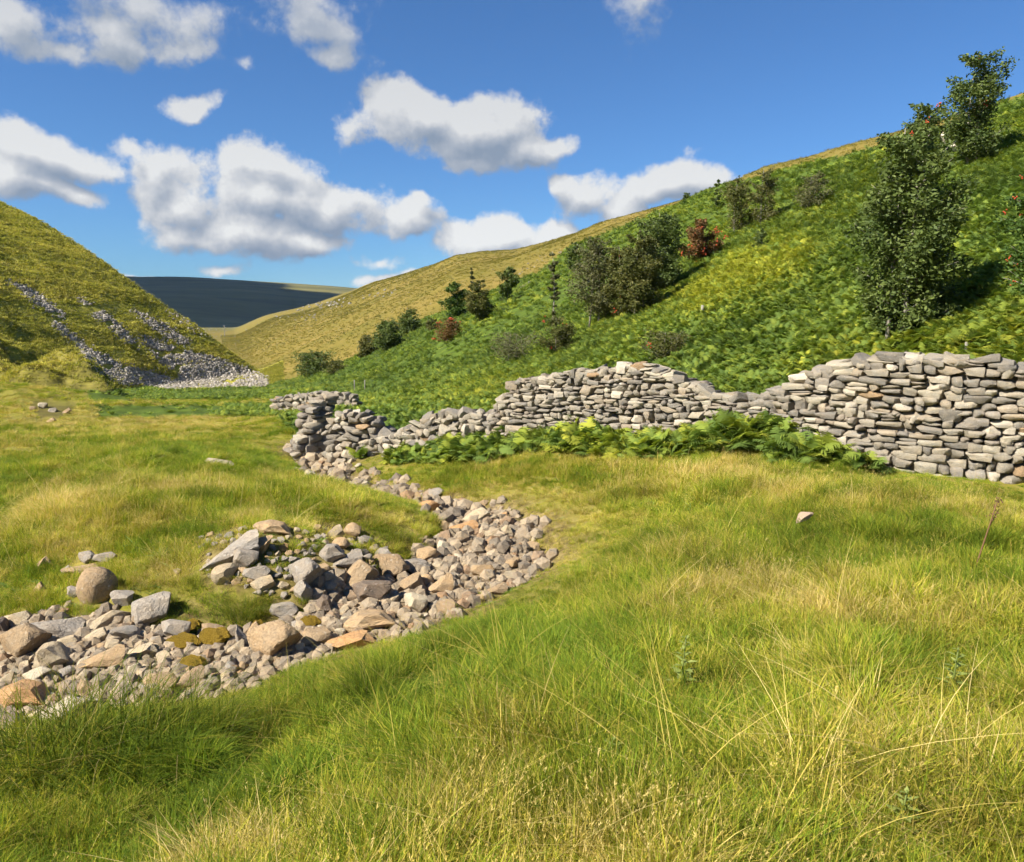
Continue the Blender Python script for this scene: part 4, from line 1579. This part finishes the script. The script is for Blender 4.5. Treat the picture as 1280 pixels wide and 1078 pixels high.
PX, PY, SS, TN = map(np.concatenate, (PX, PY, SS, TN))
hx, hy, hz = hits(PX, PY, 6, 40, 400)
ok = np.isfinite(hy)
hx, hy, hz, SS, TN = hx[ok], hy[ok], hz[ok], SS[ok], TN[ok]
n_ = len(hx)
scatter('bracken_by_wall', np.stack([hx, hy, hz - .04], -1), rots(n_, .2), SS, rng.integers(0, 6, n_), np.clip(TN + rng.normal(0, .1, n_), 0, 1),
        np.clip(.60 + rng.normal(0, .15, n_), 0, 1), be, 'bright bracken growing along the foot of the dry stone walls')

# ------------------------------------------------------------------ dry stone walls
def stone_mesh(seed):
    r = random.Random(seed)
    bm = bmesh.new()
    bmesh.ops.create_cube(bm, size=2)
    bmesh.ops.subdivide_edges(bm, edges=bm.edges[:], cuts=3, use_grid_fill=True)
    co = np.array([v.co[:] for v in bm.verts])
    p = r.uniform(9.0, 16.0)
    co = co / (np.abs(co) ** p).sum(1, keepdims=True) ** (1 / p)
    for k in range(10):
        nrm = np.array([r.gauss(0, 1), r.gauss(0, 1), r.gauss(0, .7)])
        nrm /= np.linalg.norm(nrm)
        d = r.uniform(.88, 1.25)
        dd = co @ nrm - d
        co = co - np.where(dd > 0, dd, 0)[:, None] * nrm
    # wedge taper and bulge
    tp = r.uniform(-.28, .28)
    co[:, 2] *= 1 + tp * co[:, 0]
    q = co * 1.3 + seed
    co *= 1 + .13 * fbm(q[:, 0] + q[:, 1] * .7, q[:, 2] * 1.2 - q[:, 1] * .4, seed, 3)[:, None]
    co = co / np.abs(co).max(0)
    for v, c in zip(bm.verts, co):
        v.co = c
    me = bpy.data.meshes.new('wall_stone_shape')
    bm.to_mesh(me)
    bm.free()
    me.polygons.foreach_set('use_smooth', np.ones(len(me.polygons), bool))
    me.set_sharp_from_angle(angle=R(28))
    me.materials.append(M['wallstone'])
    return me


WS = [stone_mesh(s) for s in range(14)]
WCOL = [(.33, .305, .26), (.36, .33, .275), (.29, .27, .24), (.40, .365, .30), (.34, .315, .27), (.25, .235, .21), (.38, .33, .26), (.44, .41, .34)]


def dry_wall(label, pts, tops, course=(.07, .13), width=(.13, .38), rough=1.0, thick=.5, depth_pts=None, cap=True, limit=296, tumble=0.0):
    """pts: base line photo pixels; tops: photo rows of the top"""
    P0 = []
    for i, (a, b) in enumerate(pts):
        if depth_pts is not None:
            Y = depth_pts[i]
            T, S = pix(a, b)
            P0.append((float(T) * Y, Y, float(zfun(float(T) * Y, Y))))
        else:
            P0.append(hit(a, b))
    P0 = np.array(P0)
    zt = np.array([EYE + float(pix(a, t)[1]) * p[1] for (a, b), t, p in zip(pts, tops, P0)])
    seg = np.hypot(*(P0[1:, :2] - P0[:-1, :2]).T)
    L = np.concatenate([[0], np.cumsum(seg)])
    tot = L[-1]
    root = bpy.data.objects.new('dry_stone_wall', None)
    COL.objects.link(root)
    c = P0[len(P0) // 2]
    root.location = c
    tag(root, label, 'wall', None, 'thing')
    px_ = lambda a: np.interp(a, L, P0[:, 0])
    py_ = lambda a: np.interp(a, L, P0[:, 1])

    def frame(a):
        e_ = .2
        t = np.array([px_(a + e_) - px_(a - e_), py_(a + e_) - py_(a - e_)])
        t /= np.linalg.norm(t) + 1e-9
        nn = np.array([t[1], -t[0]])
        if nn @ np.array([px_(a), py_(a)]) > 0:
            nn = -nn
        return t, nn
    sb0 = float(zfun(px_(0), py_(0)))
    sb1 = float(zfun(px_(tot), py_(tot)))
    baseln = lambda a: sb0 + (sb1 - sb0) * a / tot
    zg = lambda a: float(zfun(px_(a), py_(a)))
    ztop = lambda a: float(np.interp(a, L, zt))
    items = []
    seedn = random.randint(0, 999)

    def layer(side):
        out_ = []
        zc = -.30
        k = 0
        while zc < 2.4:
            h = random.uniform(*course) * (1.15 if zc < .35 else 1.0)
            a = -random.uniform(0, .2)
            while a < tot:
                w = width[0] + (width[1] - width[0]) * random.random() ** 1.5
                am = a + w / 2
                und = .035 * rough * float(fbm(np.array([am * 1.4]), np.array([k * .35 + seedn]), 3, 2)[0]) * 2
                zm = baseln(min(max(am, 0), tot)) + zc + h / 2 + und
                amc = min(max(am, 0), tot)
                if zm > zg(amc) - .10 and zm + h * .3 < ztop(amc) + .02 and -.05 < am < tot + .05:
                    hh = h * random.uniform(.88, 1.18)
                    if random.random() < .07 and w > .16:
                        out_.append((am, zm - h * .25, w, hh * .5, side, 0))
                        out_.append((am + random.uniform(-.02, .02), zm + h * .25, w * .92, hh * .52, side, 0))
                    elif random.random() < .06:
                        out_.append((am, zm + h * .45, w * .8, hh * 1.7, side, 0))
                    else:
                        out_.append((am, zm, w, hh, side, 0))
                a += w * random.uniform(.96, 1.01)
            zc += h * .985
            k += 1
        return out_
    items = layer(1)
    if cap:
        a = 0.0
        while a < tot:
            w = random.uniform(.13, .34)
            zz = ztop(min(a + w / 2, tot)) - .03
            if zz > zg(min(a + w / 2, tot)) + .1:
                items.append((a + w / 2, zz, w, random.uniform(.07, .14), 1, 1))
                if random.random() < .5:
                    items.append((a + w / 2, zz + .01, w * .8, random.uniform(.09, .15), .35, 1))
            a += w * random.uniform(.7, 1.1)
    back = layer(-1)

    def place(it):
        a, zc, w, h, side, cp = it
        t, nn = frame(min(max(a, .01), tot - .01))
        d = random.uniform(.26, .36)
        # batter: wall narrows upward
        bat = thick / 2 - .10 * max(0, zc - zg(min(max(a, 0), tot)))
        base = np.array([px_(a), py_(a)])
        if a < 0 or a > tot:
            base = np.array([px_(np.clip(a, 0, tot)), py_(np.clip(a, 0, tot))]) + t * (a - np.clip(a, 0, tot))
        # front face is the traced line, the body lies behind
        offn = (side - 1) * bat - d / 2 + random.uniform(-.022, .028) * rough if side > 0 else -thick * 1.0 + d / 2
        p = base + nn * offn
        ang = math.atan2(t[1], t[0])
        tl = (.05 if not cp else .28) * rough + tumble
        eul = Euler((random.gauss(0, tl * .8), random.gauss(0, tl), ang + random.gauss(0, .06 + tumble * .8) + (PI if random.random() < .5 else 0)), 'XYZ')
        return (p[0], p[1], zc), eul, (w / 2 * 1.05, d / 2, h / 2 * 1.09)
    if len(items) > limit:
        extra = items[limit:] if False else []
        items.sort(key=lambda q: -q[2] * q[3])
        extra = items[limit:]
        items = items[:limit]
    else:
        extra = []
    first = None
    for it in items:
        loc, eul, scl_ = place(it)
        o = bpy.data.objects.new('stone', random.choice(WS))
        COL.objects.link(o)
        o.parent = root
        o.location = Vector(loc) - Vector(c)
        o.rotation_euler = eul
        o.scale = scl_
        col = random.choice(WCOL)
        q = random.random()
        if q < .02:
            col = (.36, .26, .16)
        elif q < .08:
            col = (.52, .48, .41)
        j = random.uniform(.72, 1.02)
        o.color = (col[0] * j, col[1] * j, col[2] * j, 1)
    # hidden back face and fill, one joined part
    VV, QQ = [], []
    off = 0
    for it in back + extra:
        loc, eul, s_ = place(it)
        me_ = random.choice(WS)
        n0 = len(me_.vertices)
        co = np.empty(n0 * 3, np.float32)
        me_.vertices.foreach_get('co', co)
        co = co.reshape(-1, 3) * np.array(s_)
        co = co @ np.array(eul.to_matrix()).T + np.array(loc) - c
        VV.append(co)
        fs = np.array([p.vertices[:] for p in me_.polygons if len(p.vertices) == 4])
        QQ.append(fs + off)
        off += n0
    # core
    ns = max(4, int(tot / .12))
    aa = np.linspace(.04, tot - .04, ns)
    for i, a in enumerate(aa[:-1]):
        t0, n0_ = frame(a)
        t1, n1_ = frame(aa[i + 1])
        quad = []
        for (a_, nn_) in ((a, n0_), (aa[i + 1], n1_)):
            b = np.array([px_(a_), py_(a_)])
            zz0 = zg(a_) - .2
            zz1 = max(zz0 + .02, min(ztop(a_) - .10, ztop(a_) - .07))
            f_ = b - nn_ * .12
            k_ = b - nn_ * (thick - .12)
            quad += [(f_[0], f_[1], zz0), (f_[0], f_[1], zz1), (k_[0], k_[1], zz1), (k_[0], k_[1], zz0)]
        VV.append(np.array(quad) - c)
        QQ.append(np.array([[0, 1, 5, 4], [1, 2, 6, 5], [2, 3, 7, 6]] + ([[0, 3, 2, 1]] if i == 0 else []) + ([[4, 5, 6, 7]] if i == ns - 2 else [])) + off)
        off += 8
    me_ = mesh_np('rubble_fill', np.concatenate(VV), [np.concatenate(QQ)], smooth=False, mat=M['wallstone'])
    o = new_obj('rubble_fill', me_, root)
    o.color = (.21, .19, .165, 1)
    o['kind'] = 'stuff'
    return root


dry_wall('tallest stretch of grey dry stone wall with loose cope stones, at the right',
         [(905, 549), (935, 552), (975, 560), (1020, 570), (1060, 578), (1100, 586), (1160, 594), (1220, 600), (1280, 605), (1345, 612)],
         [500, 498, 484, 458, 452, 443, 449, 449, 464, 470], course=(.06, .105), width=(.11, .34), thick=.55,
         depth_pts=[10.9, 10.6, 10.2, 9.85, 9.55, 9.3, 9.0, 8.75, 8.55, 8.35])
dry_wall('long middle stretch of grey dry stone wall with a humped top',
         [(604, 536), (640, 540), (700, 548), (760, 552), (800, 554), (850, 553), (900, 550)],
         [528, 478, 468, 462, 456, 476, 498], course=(.055, .095), width=(.10, .30), thick=.5,
         depth_pts=[13.6, 13.2, 12.7, 12.2, 11.9, 11.45, 11.0])
dry_wall('low collapsed stretch of dry stone wall left of the humped middle stretch',
         [(474, 560), (500, 556), (530, 550), (560, 546), (598, 542)],
         [556, 540, 524, 516, 522], course=(.075, .12), width=(.13, .32), thick=.6, rough=1.6, tumble=.22,
         depth_pts=[15.2, 15.0, 14.6, 14.3, 13.8])
dry_wall('short tumbled wall stub between the leaning wall end and the low collapsed stretch',
         [(408, 570), (425, 570), (445, 566), (462, 562), (474, 560)],
         [530, 518, 519, 523, 545], course=(.08, .13), width=(.13, .34), thick=.6, rough=1.6, tumble=.18,
         depth_pts=[15.9, 15.7, 15.6, 15.5, 15.4])
dry_wall('broken wall end with a stepped pillar of flat stones, seen end on',
         [(372, 566), (383, 563), (393, 560), (403, 557), (416, 555)],
         [556, 532, 510, 495, 494], course=(.10, .15), width=(.22, .44), thick=.5, rough=1.2,
         depth_pts=[16.5, 16.6, 16.7, 16.8, 16.9], cap=False)
dry_wall('far low fragment of pale ruined wall behind the pillar wall end',
         [(340, 505), (370, 504), (400, 503), (440, 502)],
         [499, 496, 492, 497], course=(.10, .18), width=(.2, .5), thick=.6, rough=1.6, tumble=.2,
         depth_pts=[29, 28.5, 28, 27.5])

# ------------------------------------------------------------------ trees
def tube(bm, p0, p1, r0, r1, sides=6, bendv=None):
    p0, p1 = Vector(p0), Vector(p1)
    segs = 4
    rings = []
    for i in range(segs + 1):
        t = i / segs
        p = p0.lerp(p1, t)
        if bendv is not None:
            p = p + Vector(bendv) * math.sin(t * PI)
        r_ = r0 + (r1 - r0) * t
        ax = (p1 - p0).normalized()
        q = ax.to_track_quat('Z', 'Y')
        ring = [bm.verts.new(p + q @ Vector((math.cos(k / sides * 6.283) * r_, math.sin(k / sides * 6.283) * r_, 0))) for k in range(sides)]
        rings.append(ring)
    for a, b in zip(rings[:-1], rings[1:]):
        for k in range(sides):
            bm.faces.new((a[k], a[(k + 1) % sides], b[(k + 1) % sides], b[k]))
    bm.faces.new(rings[0][::-1])
    bm.faces.new(rings[-1])


def bm_mesh(bm, name, mat):
    me = bpy.data.meshes.new(name)
    bm.to_mesh(me)
    bm.free()
    me.polygons.foreach_set('use_smooth', np.ones(len(me.polygons), bool))
    me.materials.append(M[mat])
    return me


def tree(px, base, hpx, wpx, label, cat='tree', leaf='leaf_dark', shape='oval', dens=1.0, leafpx=4.0, berries=0, trunks=1, low=.12, seed=0, lean=0.0, name='tree', bare=False, foot=None, brk_sink=0.0):
    r = random.Random(seed * 17 + 3)
    x, y, z = hit(px, base)
    if not np.isfinite(y):
        print('tree off ground', label)
        return
    k = y / 1000
    H, Wd = hpx * k, wpx * k
    root = bpy.data.objects.new(name, None)
    COL.objects.link(root)
    root.location = (x, y, z - .05)
    tag(root, label, cat)
    tips = []
    for ti in range(trunks):
        bx = (ti - (trunks - 1) / 2) * Wd * .16
        bm = bmesh.new()
        tr = max(.012 * H, .02)
        top = (bx * .6 + lean * H, r.uniform(-.05, .05) * H, H * (.96 if ti == 0 else .8))
        bend = (r.uniform(-.03, .03) * H, r.uniform(-.03, .03) * H, 0)
        tube(bm, (bx, 0, -.15), top, tr, tr * .15, 7, bend)
        new_obj('trunk', bm_mesh(bm, 'trunk', 'bark'), root)
        nb = max(5, int(9 + H * 1.5)) if not bare else 12
        limbs = bmesh.new()
        for b in range(nb):
            t = low + (1 - low) * (b + r.random()) / nb * .97
            if shape == 'oval':
                env = (math.sin(PI * min(1, (t * .86 + .1))) ** .7)
            elif shape == 'cone':
                env = (1.02 - t) ** .75
            elif shape == 'spire':
                env = .5 + .5 * math.sin(t * 9 + seed) * (1 - t) * .5
            else:
                env = math.sqrt(max(0, 1 - (t * 1.0) ** 2.4))
            for _ in range(2):
                a = r.uniform(0, 6.283)
                ln = Wd / 2 * env * r.uniform(.65, 1.05)
                p0 = Vector((bx + (top[0] - bx) * t, top[1] * t, H * .96 * t - ln * .25)) + Vector(bend) * math.sin(t * PI)
                p0.z = max(p0.z, H * .03)
                p1 = p0 + Vector((math.cos(a) * ln, math.sin(a) * ln, ln * r.uniform(.35, .95)))
                p1.z = min(p1.z, H * 1.0)
                tube(limbs, p0, p1, tr * .35 * (1 - t * .5), tr * .06, 4, (0, 0, ln * .05))
                m_ = 4 if not bare else 3
                for q in range(m_):
                    f = .35 + .65 * (q + r.random()) / m_
                    tips.append((p0.lerp(p1, f), ln * (.42 if f < .8 else .3)))
            tips.append((Vector((bx + (top[0] - bx) * t, top[1] * t, H * .96 * t)) + Vector(bend) * math.sin(t * PI), Wd * .16 * env))
        new_obj('branches', bm_mesh(limbs, 'branches', 'bark'), root)
    # crown of leaf-sized faces in clumps along the limbs
    area = hpx * wpx
    nl = int(min(26000, area * dens * 5.2 / (leafpx / 3.0) ** 2 * .5))
    pts = np.array([t[0][:] for t in tips])
    rad = np.array([t[1] for t in tips])
    rg = np.random.default_rng(seed + 5)
    keepc = rg.random(len(pts)) < (.92 if dens > .6 else .7)
    pts, rad = pts[keepc], rad[keepc]
    w_ = np.maximum(rad, .02) ** 1.6
    ci = rg.choice(len(pts), nl, p=w_ / w_.sum())
    dv = rg.normal(0, 1, (nl, 3))
    dv /= np.linalg.norm(dv, axis=1, keepdims=True)
    P_ = pts[ci] + dv * (rg.random((nl, 1)) ** .5) * (rad[ci][:, None] * np.array([1.15, 1.15, .8])) * .85
    P_[:, 2] = np.maximum(P_[:, 2], H * low * .5)
    ls = leafpx * k * rg.uniform(.55, 1.15, (nl, 1))
    d1 = rg.normal(0, 1, (nl, 3))
    d1[:, 2] *= .6
    d1 /= np.linalg.norm(d1, axis=1, keepdims=True)
    d2 = np.cross(d1, rg.normal(0, 1, (nl, 3)))
    d2 /= np.linalg.norm(d2, axis=1, keepdims=True)
    q = np.stack([P_ - d1 * ls * .5, P_ + d2 * ls * .24, P_ + d1 * ls * .5, P_ - d2 * ls * .24], 1).reshape(-1, 3)
    F = np.arange(nl * 4).reshape(-1, 4)
    clump = rg.random(len(pts))
    bt = np.clip(clump[ci] * .6 + rg.random(nl) * .5, 0, 1)
    new_obj('crown', mesh_np('crown', q, [F], {'bt': np.repeat(bt, 4)}, mat=M[leaf]), root)
    if berries:
        bm = bmesh.new()
        for b in range(berries):
            i = rg.integers(0, len(pts))
            c_ = Vector(pts[i]) + Vector(rg.normal(0, 1, 3)) * float(rad[i]) * .6
            c_.y -= abs(float(rad[i])) * .5
            for s_ in range(5):
                o_ = c_ + Vector(rg.normal(0, 1, 3)) * 1.7 * k
                bmesh.ops.create_icosphere(bm, subdivisions=1, radius=1.0 * k, matrix=Matrix.Translation(o_))
        bo = new_obj('berry_clusters', bm_mesh(bm, 'berry_clusters', 'berry'), root)
        bo['kind'] = 'stuff'
    return root


tree(1130, 424, 268, 134, 'tall dense dark green rowan standing behind the right wall', leaf='leaf_dark', shape='oval', dens=1.7, leafpx=7.0, berries=5, trunks=3, low=.03, seed=1, lean=.01, name='rowan_tree')
tree(1216, 208, 136, 78, 'highest dark rowan on the skyline at upper right', leaf='leaf_dark', shape='oval', dens=.95, leafpx=5, berries=4, trunks=2, low=.04, seed=2, name='rowan_tree', lean=.0)
tree(1150, 208, 78, 56, 'bushy rowan on the skyline just left of the highest rowan', leaf='leaf_dark', shape='oval', dens=.8, leafpx=5, berries=3, trunks=2, low=.05, seed=3, name='rowan_tree')
tree(1286, 392, 185, 92, 'rowan hung with red berries, cut by the right picture edge', leaf='leaf_green', shape='oval', dens=.45, leafpx=7, berries=30, trunks=2, low=.1, seed=4, name='rowan_tree')
tree(875, 330, 56, 54, 'rusty red rowan full of berries on the mid hillside', leaf='leaf_rust', shape='dome', dens=1.1, leafpx=3.4, berries=26, low=.04, seed=5, name='rowan_tree')
tree(826, 368, 104, 66, 'broad dark tree left of the rusty red rowan', leaf='leaf_dark', shape='oval', dens=1.2, leafpx=4, low=.04, seed=6, trunks=2)
tree(798, 396, 104, 64, 'large olive tree in front of the broad dark tree', leaf='leaf_olive', shape='oval', dens=1.3, leafpx=4, low=.05, seed=7, trunks=2)
tree(748, 408, 112, 72, 'thin pale-stemmed tree with sparse brownish leaves', leaf='leaf_grey', shape='oval', dens=.75, leafpx=3.6, low=.12, seed=8, trunks=3, bare=True)
tree(775, 402, 96, 44, 'half bare olive tree between the sparse pale tree and the large olive tree', leaf='leaf_olive', shape='oval', dens=1.1, leafpx=3.6, low=.06, seed=28, trunks=2, berries=4)
tree(690, 412, 100, 26, 'slim spindly tree standing alone left of the sparse pale tree', leaf='leaf_grey', shape='spire', dens=.6, leafpx=3.4, low=.1, seed=9)
tree(717, 344, 42, 22, 'small compact dark tree above the spindly tree', leaf='leaf_dark', shape='oval', dens=1.2, leafpx=3, low=.12, seed=10)
tree(634, 378, 46, 30, 'small rounded dark tree at the edge of the tan hillside', leaf='leaf_dark', shape='oval', dens=1.2, leafpx=3, low=.08, seed=11)
tree(568, 400, 50, 36, 'bright green bushy tree at the left of a pair', leaf='leaf_green', shape='dome', dens=1.2, leafpx=3, low=.03, seed=12)
tree(600, 402, 54, 38, 'darker olive tree at the right of a pair', leaf='leaf_olive', shape='dome', dens=1.1, leafpx=3, low=.03, seed=13)
tree(590, 380, 46, 12, 'grey spire-like treetop rising behind the pair of small trees', leaf='leaf_grey', shape='spire', dens=1.0, leafpx=2.6, low=.1, seed=14)
tree(513, 420, 34, 36, 'round dark hawthorn bush, upper right of its cluster', 'bush', 'leaf_dark', 'dome', 1.3, 3, 0, 2, .02, 15, name='bush')
tree(487, 441, 42, 46, 'largest dark bush of the cluster at the bracken edge', 'bush', 'leaf_dark', 'dome', 1.3, 3, 0, 2, .02, 16, name='bush')
tree(461, 448, 30, 30, 'low left bush of the cluster at the bracken edge', 'bush', 'leaf_olive', 'dome', 1.2, 3, 0, 2, .02, 17, name='bush')
tree(395, 471, 32, 48, 'spreading dark green bush alone near the scree foot', 'bush', 'leaf_dark', 'dome', 1.3, 3, 0, 3, .02, 18, name='bush')
tree(420, 470, 20, 34, 'low grey-green bush touching the spreading dark green bush', 'bush', 'leaf_olive', 'dome', .9, 2.6, 0, 2, .02, 38, name='bush')
tree(562, 428, 32, 38, 'reddish brown bush below the pair of small trees', 'bush', 'leaf_rust', 'dome', .8, 3, 6, 2, .03, 19, name='bush')
tree(697, 444, 50, 50, 'brownish green bush at the foot of the spindly tree', 'bush', 'leaf_olive', 'dome', .8, 3.2, 3, 2, .03, 20, name='bush')
tree(645, 452, 38, 64, 'thin grey-green scrub left of the brownish bush', 'bush', 'leaf_grey', 'dome', .4, 3, 0, 3, .03, 21, name='bush')
tree(922, 292, 70, 48, 'sparse grey-green tree near the skyline, left of two', leaf='leaf_olive', shape='oval', dens=.5, leafpx=3.2, low=.06, seed=22, trunks=2)
tree(955, 282, 72, 42, 'sparse grey-green tree near the skyline, right of two', leaf='leaf_olive', shape='oval', dens=.5, leafpx=3.2, low=.06, seed=23, trunks=2)
tree(896, 262, 38, 16, 'narrow dark treetop breaking the skyline left of the sparse trees', leaf='leaf_dark', shape='spire', dens=.9, leafpx=2.8, low=.06, seed=24)
tree(1015, 262, 46, 46, 'faint grey bush in bracken below the right skyline', 'bush', 'leaf_grey', 'dome', .55, 3, 0, 2, .03, 25, name='bush')
tree(858, 251, 10, 12, 'tiny dark bush on the tan skyline', 'bush', 'leaf_dark', 'dome', 1.4, 2.4, 0, 1, .02, 26, name='bush')
tree(953, 312, 28, 26, 'small dark bush in bracken right of the rusty red rowan', 'bush', 'leaf_dark', 'dome', .7, 3, 0, 1, .03, 27, name='bush')
tree(838, 448, 36, 66, 'brownish scrub in bracken above the humped wall', 'bush', 'leaf_olive', 'dome', .6, 3.4, 2, 3, .03, 29, name='bush')
tree(540, 415, 18, 20, 'small dark shrub between the bush cluster and the pair of trees', 'bush', 'leaf_olive', 'dome', 1, 2.6, 0, 1, .02, 30, name='bush')

# pale rocks exposed on the hillside below the top rowans
for (px, py, w, h, lab) in [(1167, 190, 12, 20, 'white rock face below the skyline rowans'), (1176, 205, 10, 12, 'smaller white rock beside the white rock face'),
                            (460, 1, 1, 1, None)]:
    if lab:
        o = put_rock(HR[3], px, py, w, h, 10, (.55, .52, .44), name='rock')
        if o:
            o.location.z += .5
            o.location.y -= 1.0
            tag(o, lab, 'rock')


# posts
def post(px, py, hpx, wpx, lab, cat='post', name='fence_post', lift=.0):
    x, y, z = hit(px, py)
    k = y / 1000
    bm = bmesh.new()
    tube(bm, (0, 0, -.3), (.02, 0, hpx * k), wpx * k / 2, wpx * k / 2 * .9, 8)
    o = new_obj(name, bm_mesh(bm, name, 'wood'), None, (x, y, z + lift))
    tag(o, lab, cat)


post(877, 398, 16, 4, 'short white tree guard post in bracken on the hillside')
post(443, 492, 17, 1.4, 'thin grey stake, left of two above the ruined wall')
post(456, 492, 17, 1.4, 'thin grey stake, right of two above the ruined wall')
post(1205, 450, 22, 4, 'pale stake behind the tall right wall')

# bare tree in the gap
x, y, z = hit(281, 421)
k = min(y, 420) / 1000
x, y = x / y * k * 1000, k * 1000
z = float(zfun(x, y))
bm = bmesh.new()
tube(bm, (0, 0, -.5), (0, 0, 14 * k), .5 * k, .3 * k, 6)
for a, b in ((6, 3), (8, -3), (10, 2.4), (12, -2)):
    tube(bm, (0, 0, a * k), (b * k, 0, (a + 1.6) * k), .3 * k, .15 * k, 4)
o = new_obj('bare_tree', bm_mesh(bm, 'bare_tree', 'wood'), None, (x, y, z))
tag(o, 'tiny bleached bare tree in the gap below the dark moor', 'tree')

# ------------------------------------------------------------------ single plants in the meadow
def leafy_plant(px, py, h, lab, seed, tone=.5):
    x, y, z = hit(px, py)
    r = np.random.default_rng(seed)
    root = bpy.data.objects.new('thistle', None)
    COL.objects.link(root)
    root.location = (x, y, z)
    tag(root, lab, 'plant')
    bm = bmesh.new()
    tube(bm, (0, 0, 0), (0.02, 0, h), .005, .003, 6)
    new_obj('stem', bm_mesh(bm, 'stem', 'herbplain'), root)
    V, Q = [], []
    for i in range(26):
        zz = h * (.1 + .9 * i / 26)
        a = i * 2.4
        L = (.10 * (1 - i / 36)) * r.uniform(.8, 1.2)
        d = np.array([math.cos(a), math.sin(a), .45])
        s = np.array([-math.sin(a), math.cos(a), 0]) * L * .2
        p = np.array([0.02 * zz / h, 0, zz])
        k = len(V)
        V += [p, p + d * L * .45 + s, p + d * L + [0, 0, -.2 * L], p + d * L * .45 - s]
        Q.append((k, k + 1, k + 2, k + 3))
    new_obj('leaves', mesh_np('leaves', np.array(V), [np.array(Q)], {'bt': r.random(len(V))}, mat=M['herbplain']), root)


M['herbplain'] = tree_leaf('thistle_leaves', (.16, .20, .05), (.24, .29, .07), (.34, .38, .11))
leafy_plant(850, 872, .30, 'leafy green thistle in the middle of the meadow', 1)
leafy_plant(1186, 888, .28, 'dark leafy plant in dry grass at right', 2)
leafy_plant(1120, 1068, .22, 'pale leafy thistle near the bottom right corner', 3)
leafy_plant(758, 985, .20, 'small leafy thistle low in the centre foreground', 4)

# dead dock stalk
x, y, z = hit(1216, 720)
bm = bmesh.new()
tube(bm, (0, 0, 0), (.12, 0, .50), .005, .003, 6)
tube(bm, (.07, 0, .30), (.14, .02, .42), .003, .002, 5)
for i in range(34):
    t = random.uniform(.7, 1)
    bmesh.ops.create_icosphere(bm, subdivisions=1, radius=.005, matrix=Matrix.Translation((.12 * t + random.gauss(0, .011), random.gauss(0, .011), .50 * t)))
m, n, out = material('dead_stalk')
n.l.new(principled(n, (.16, .085, .045), .9), out.inputs[0])
M['stalk'] = m
o = new_obj('dead_dock', bm_mesh(bm, 'dead_dock', 'stalk'), None, (x, y, z))
tag(o, 'brown dead dock stalk standing alone in grass at right', 'plant')
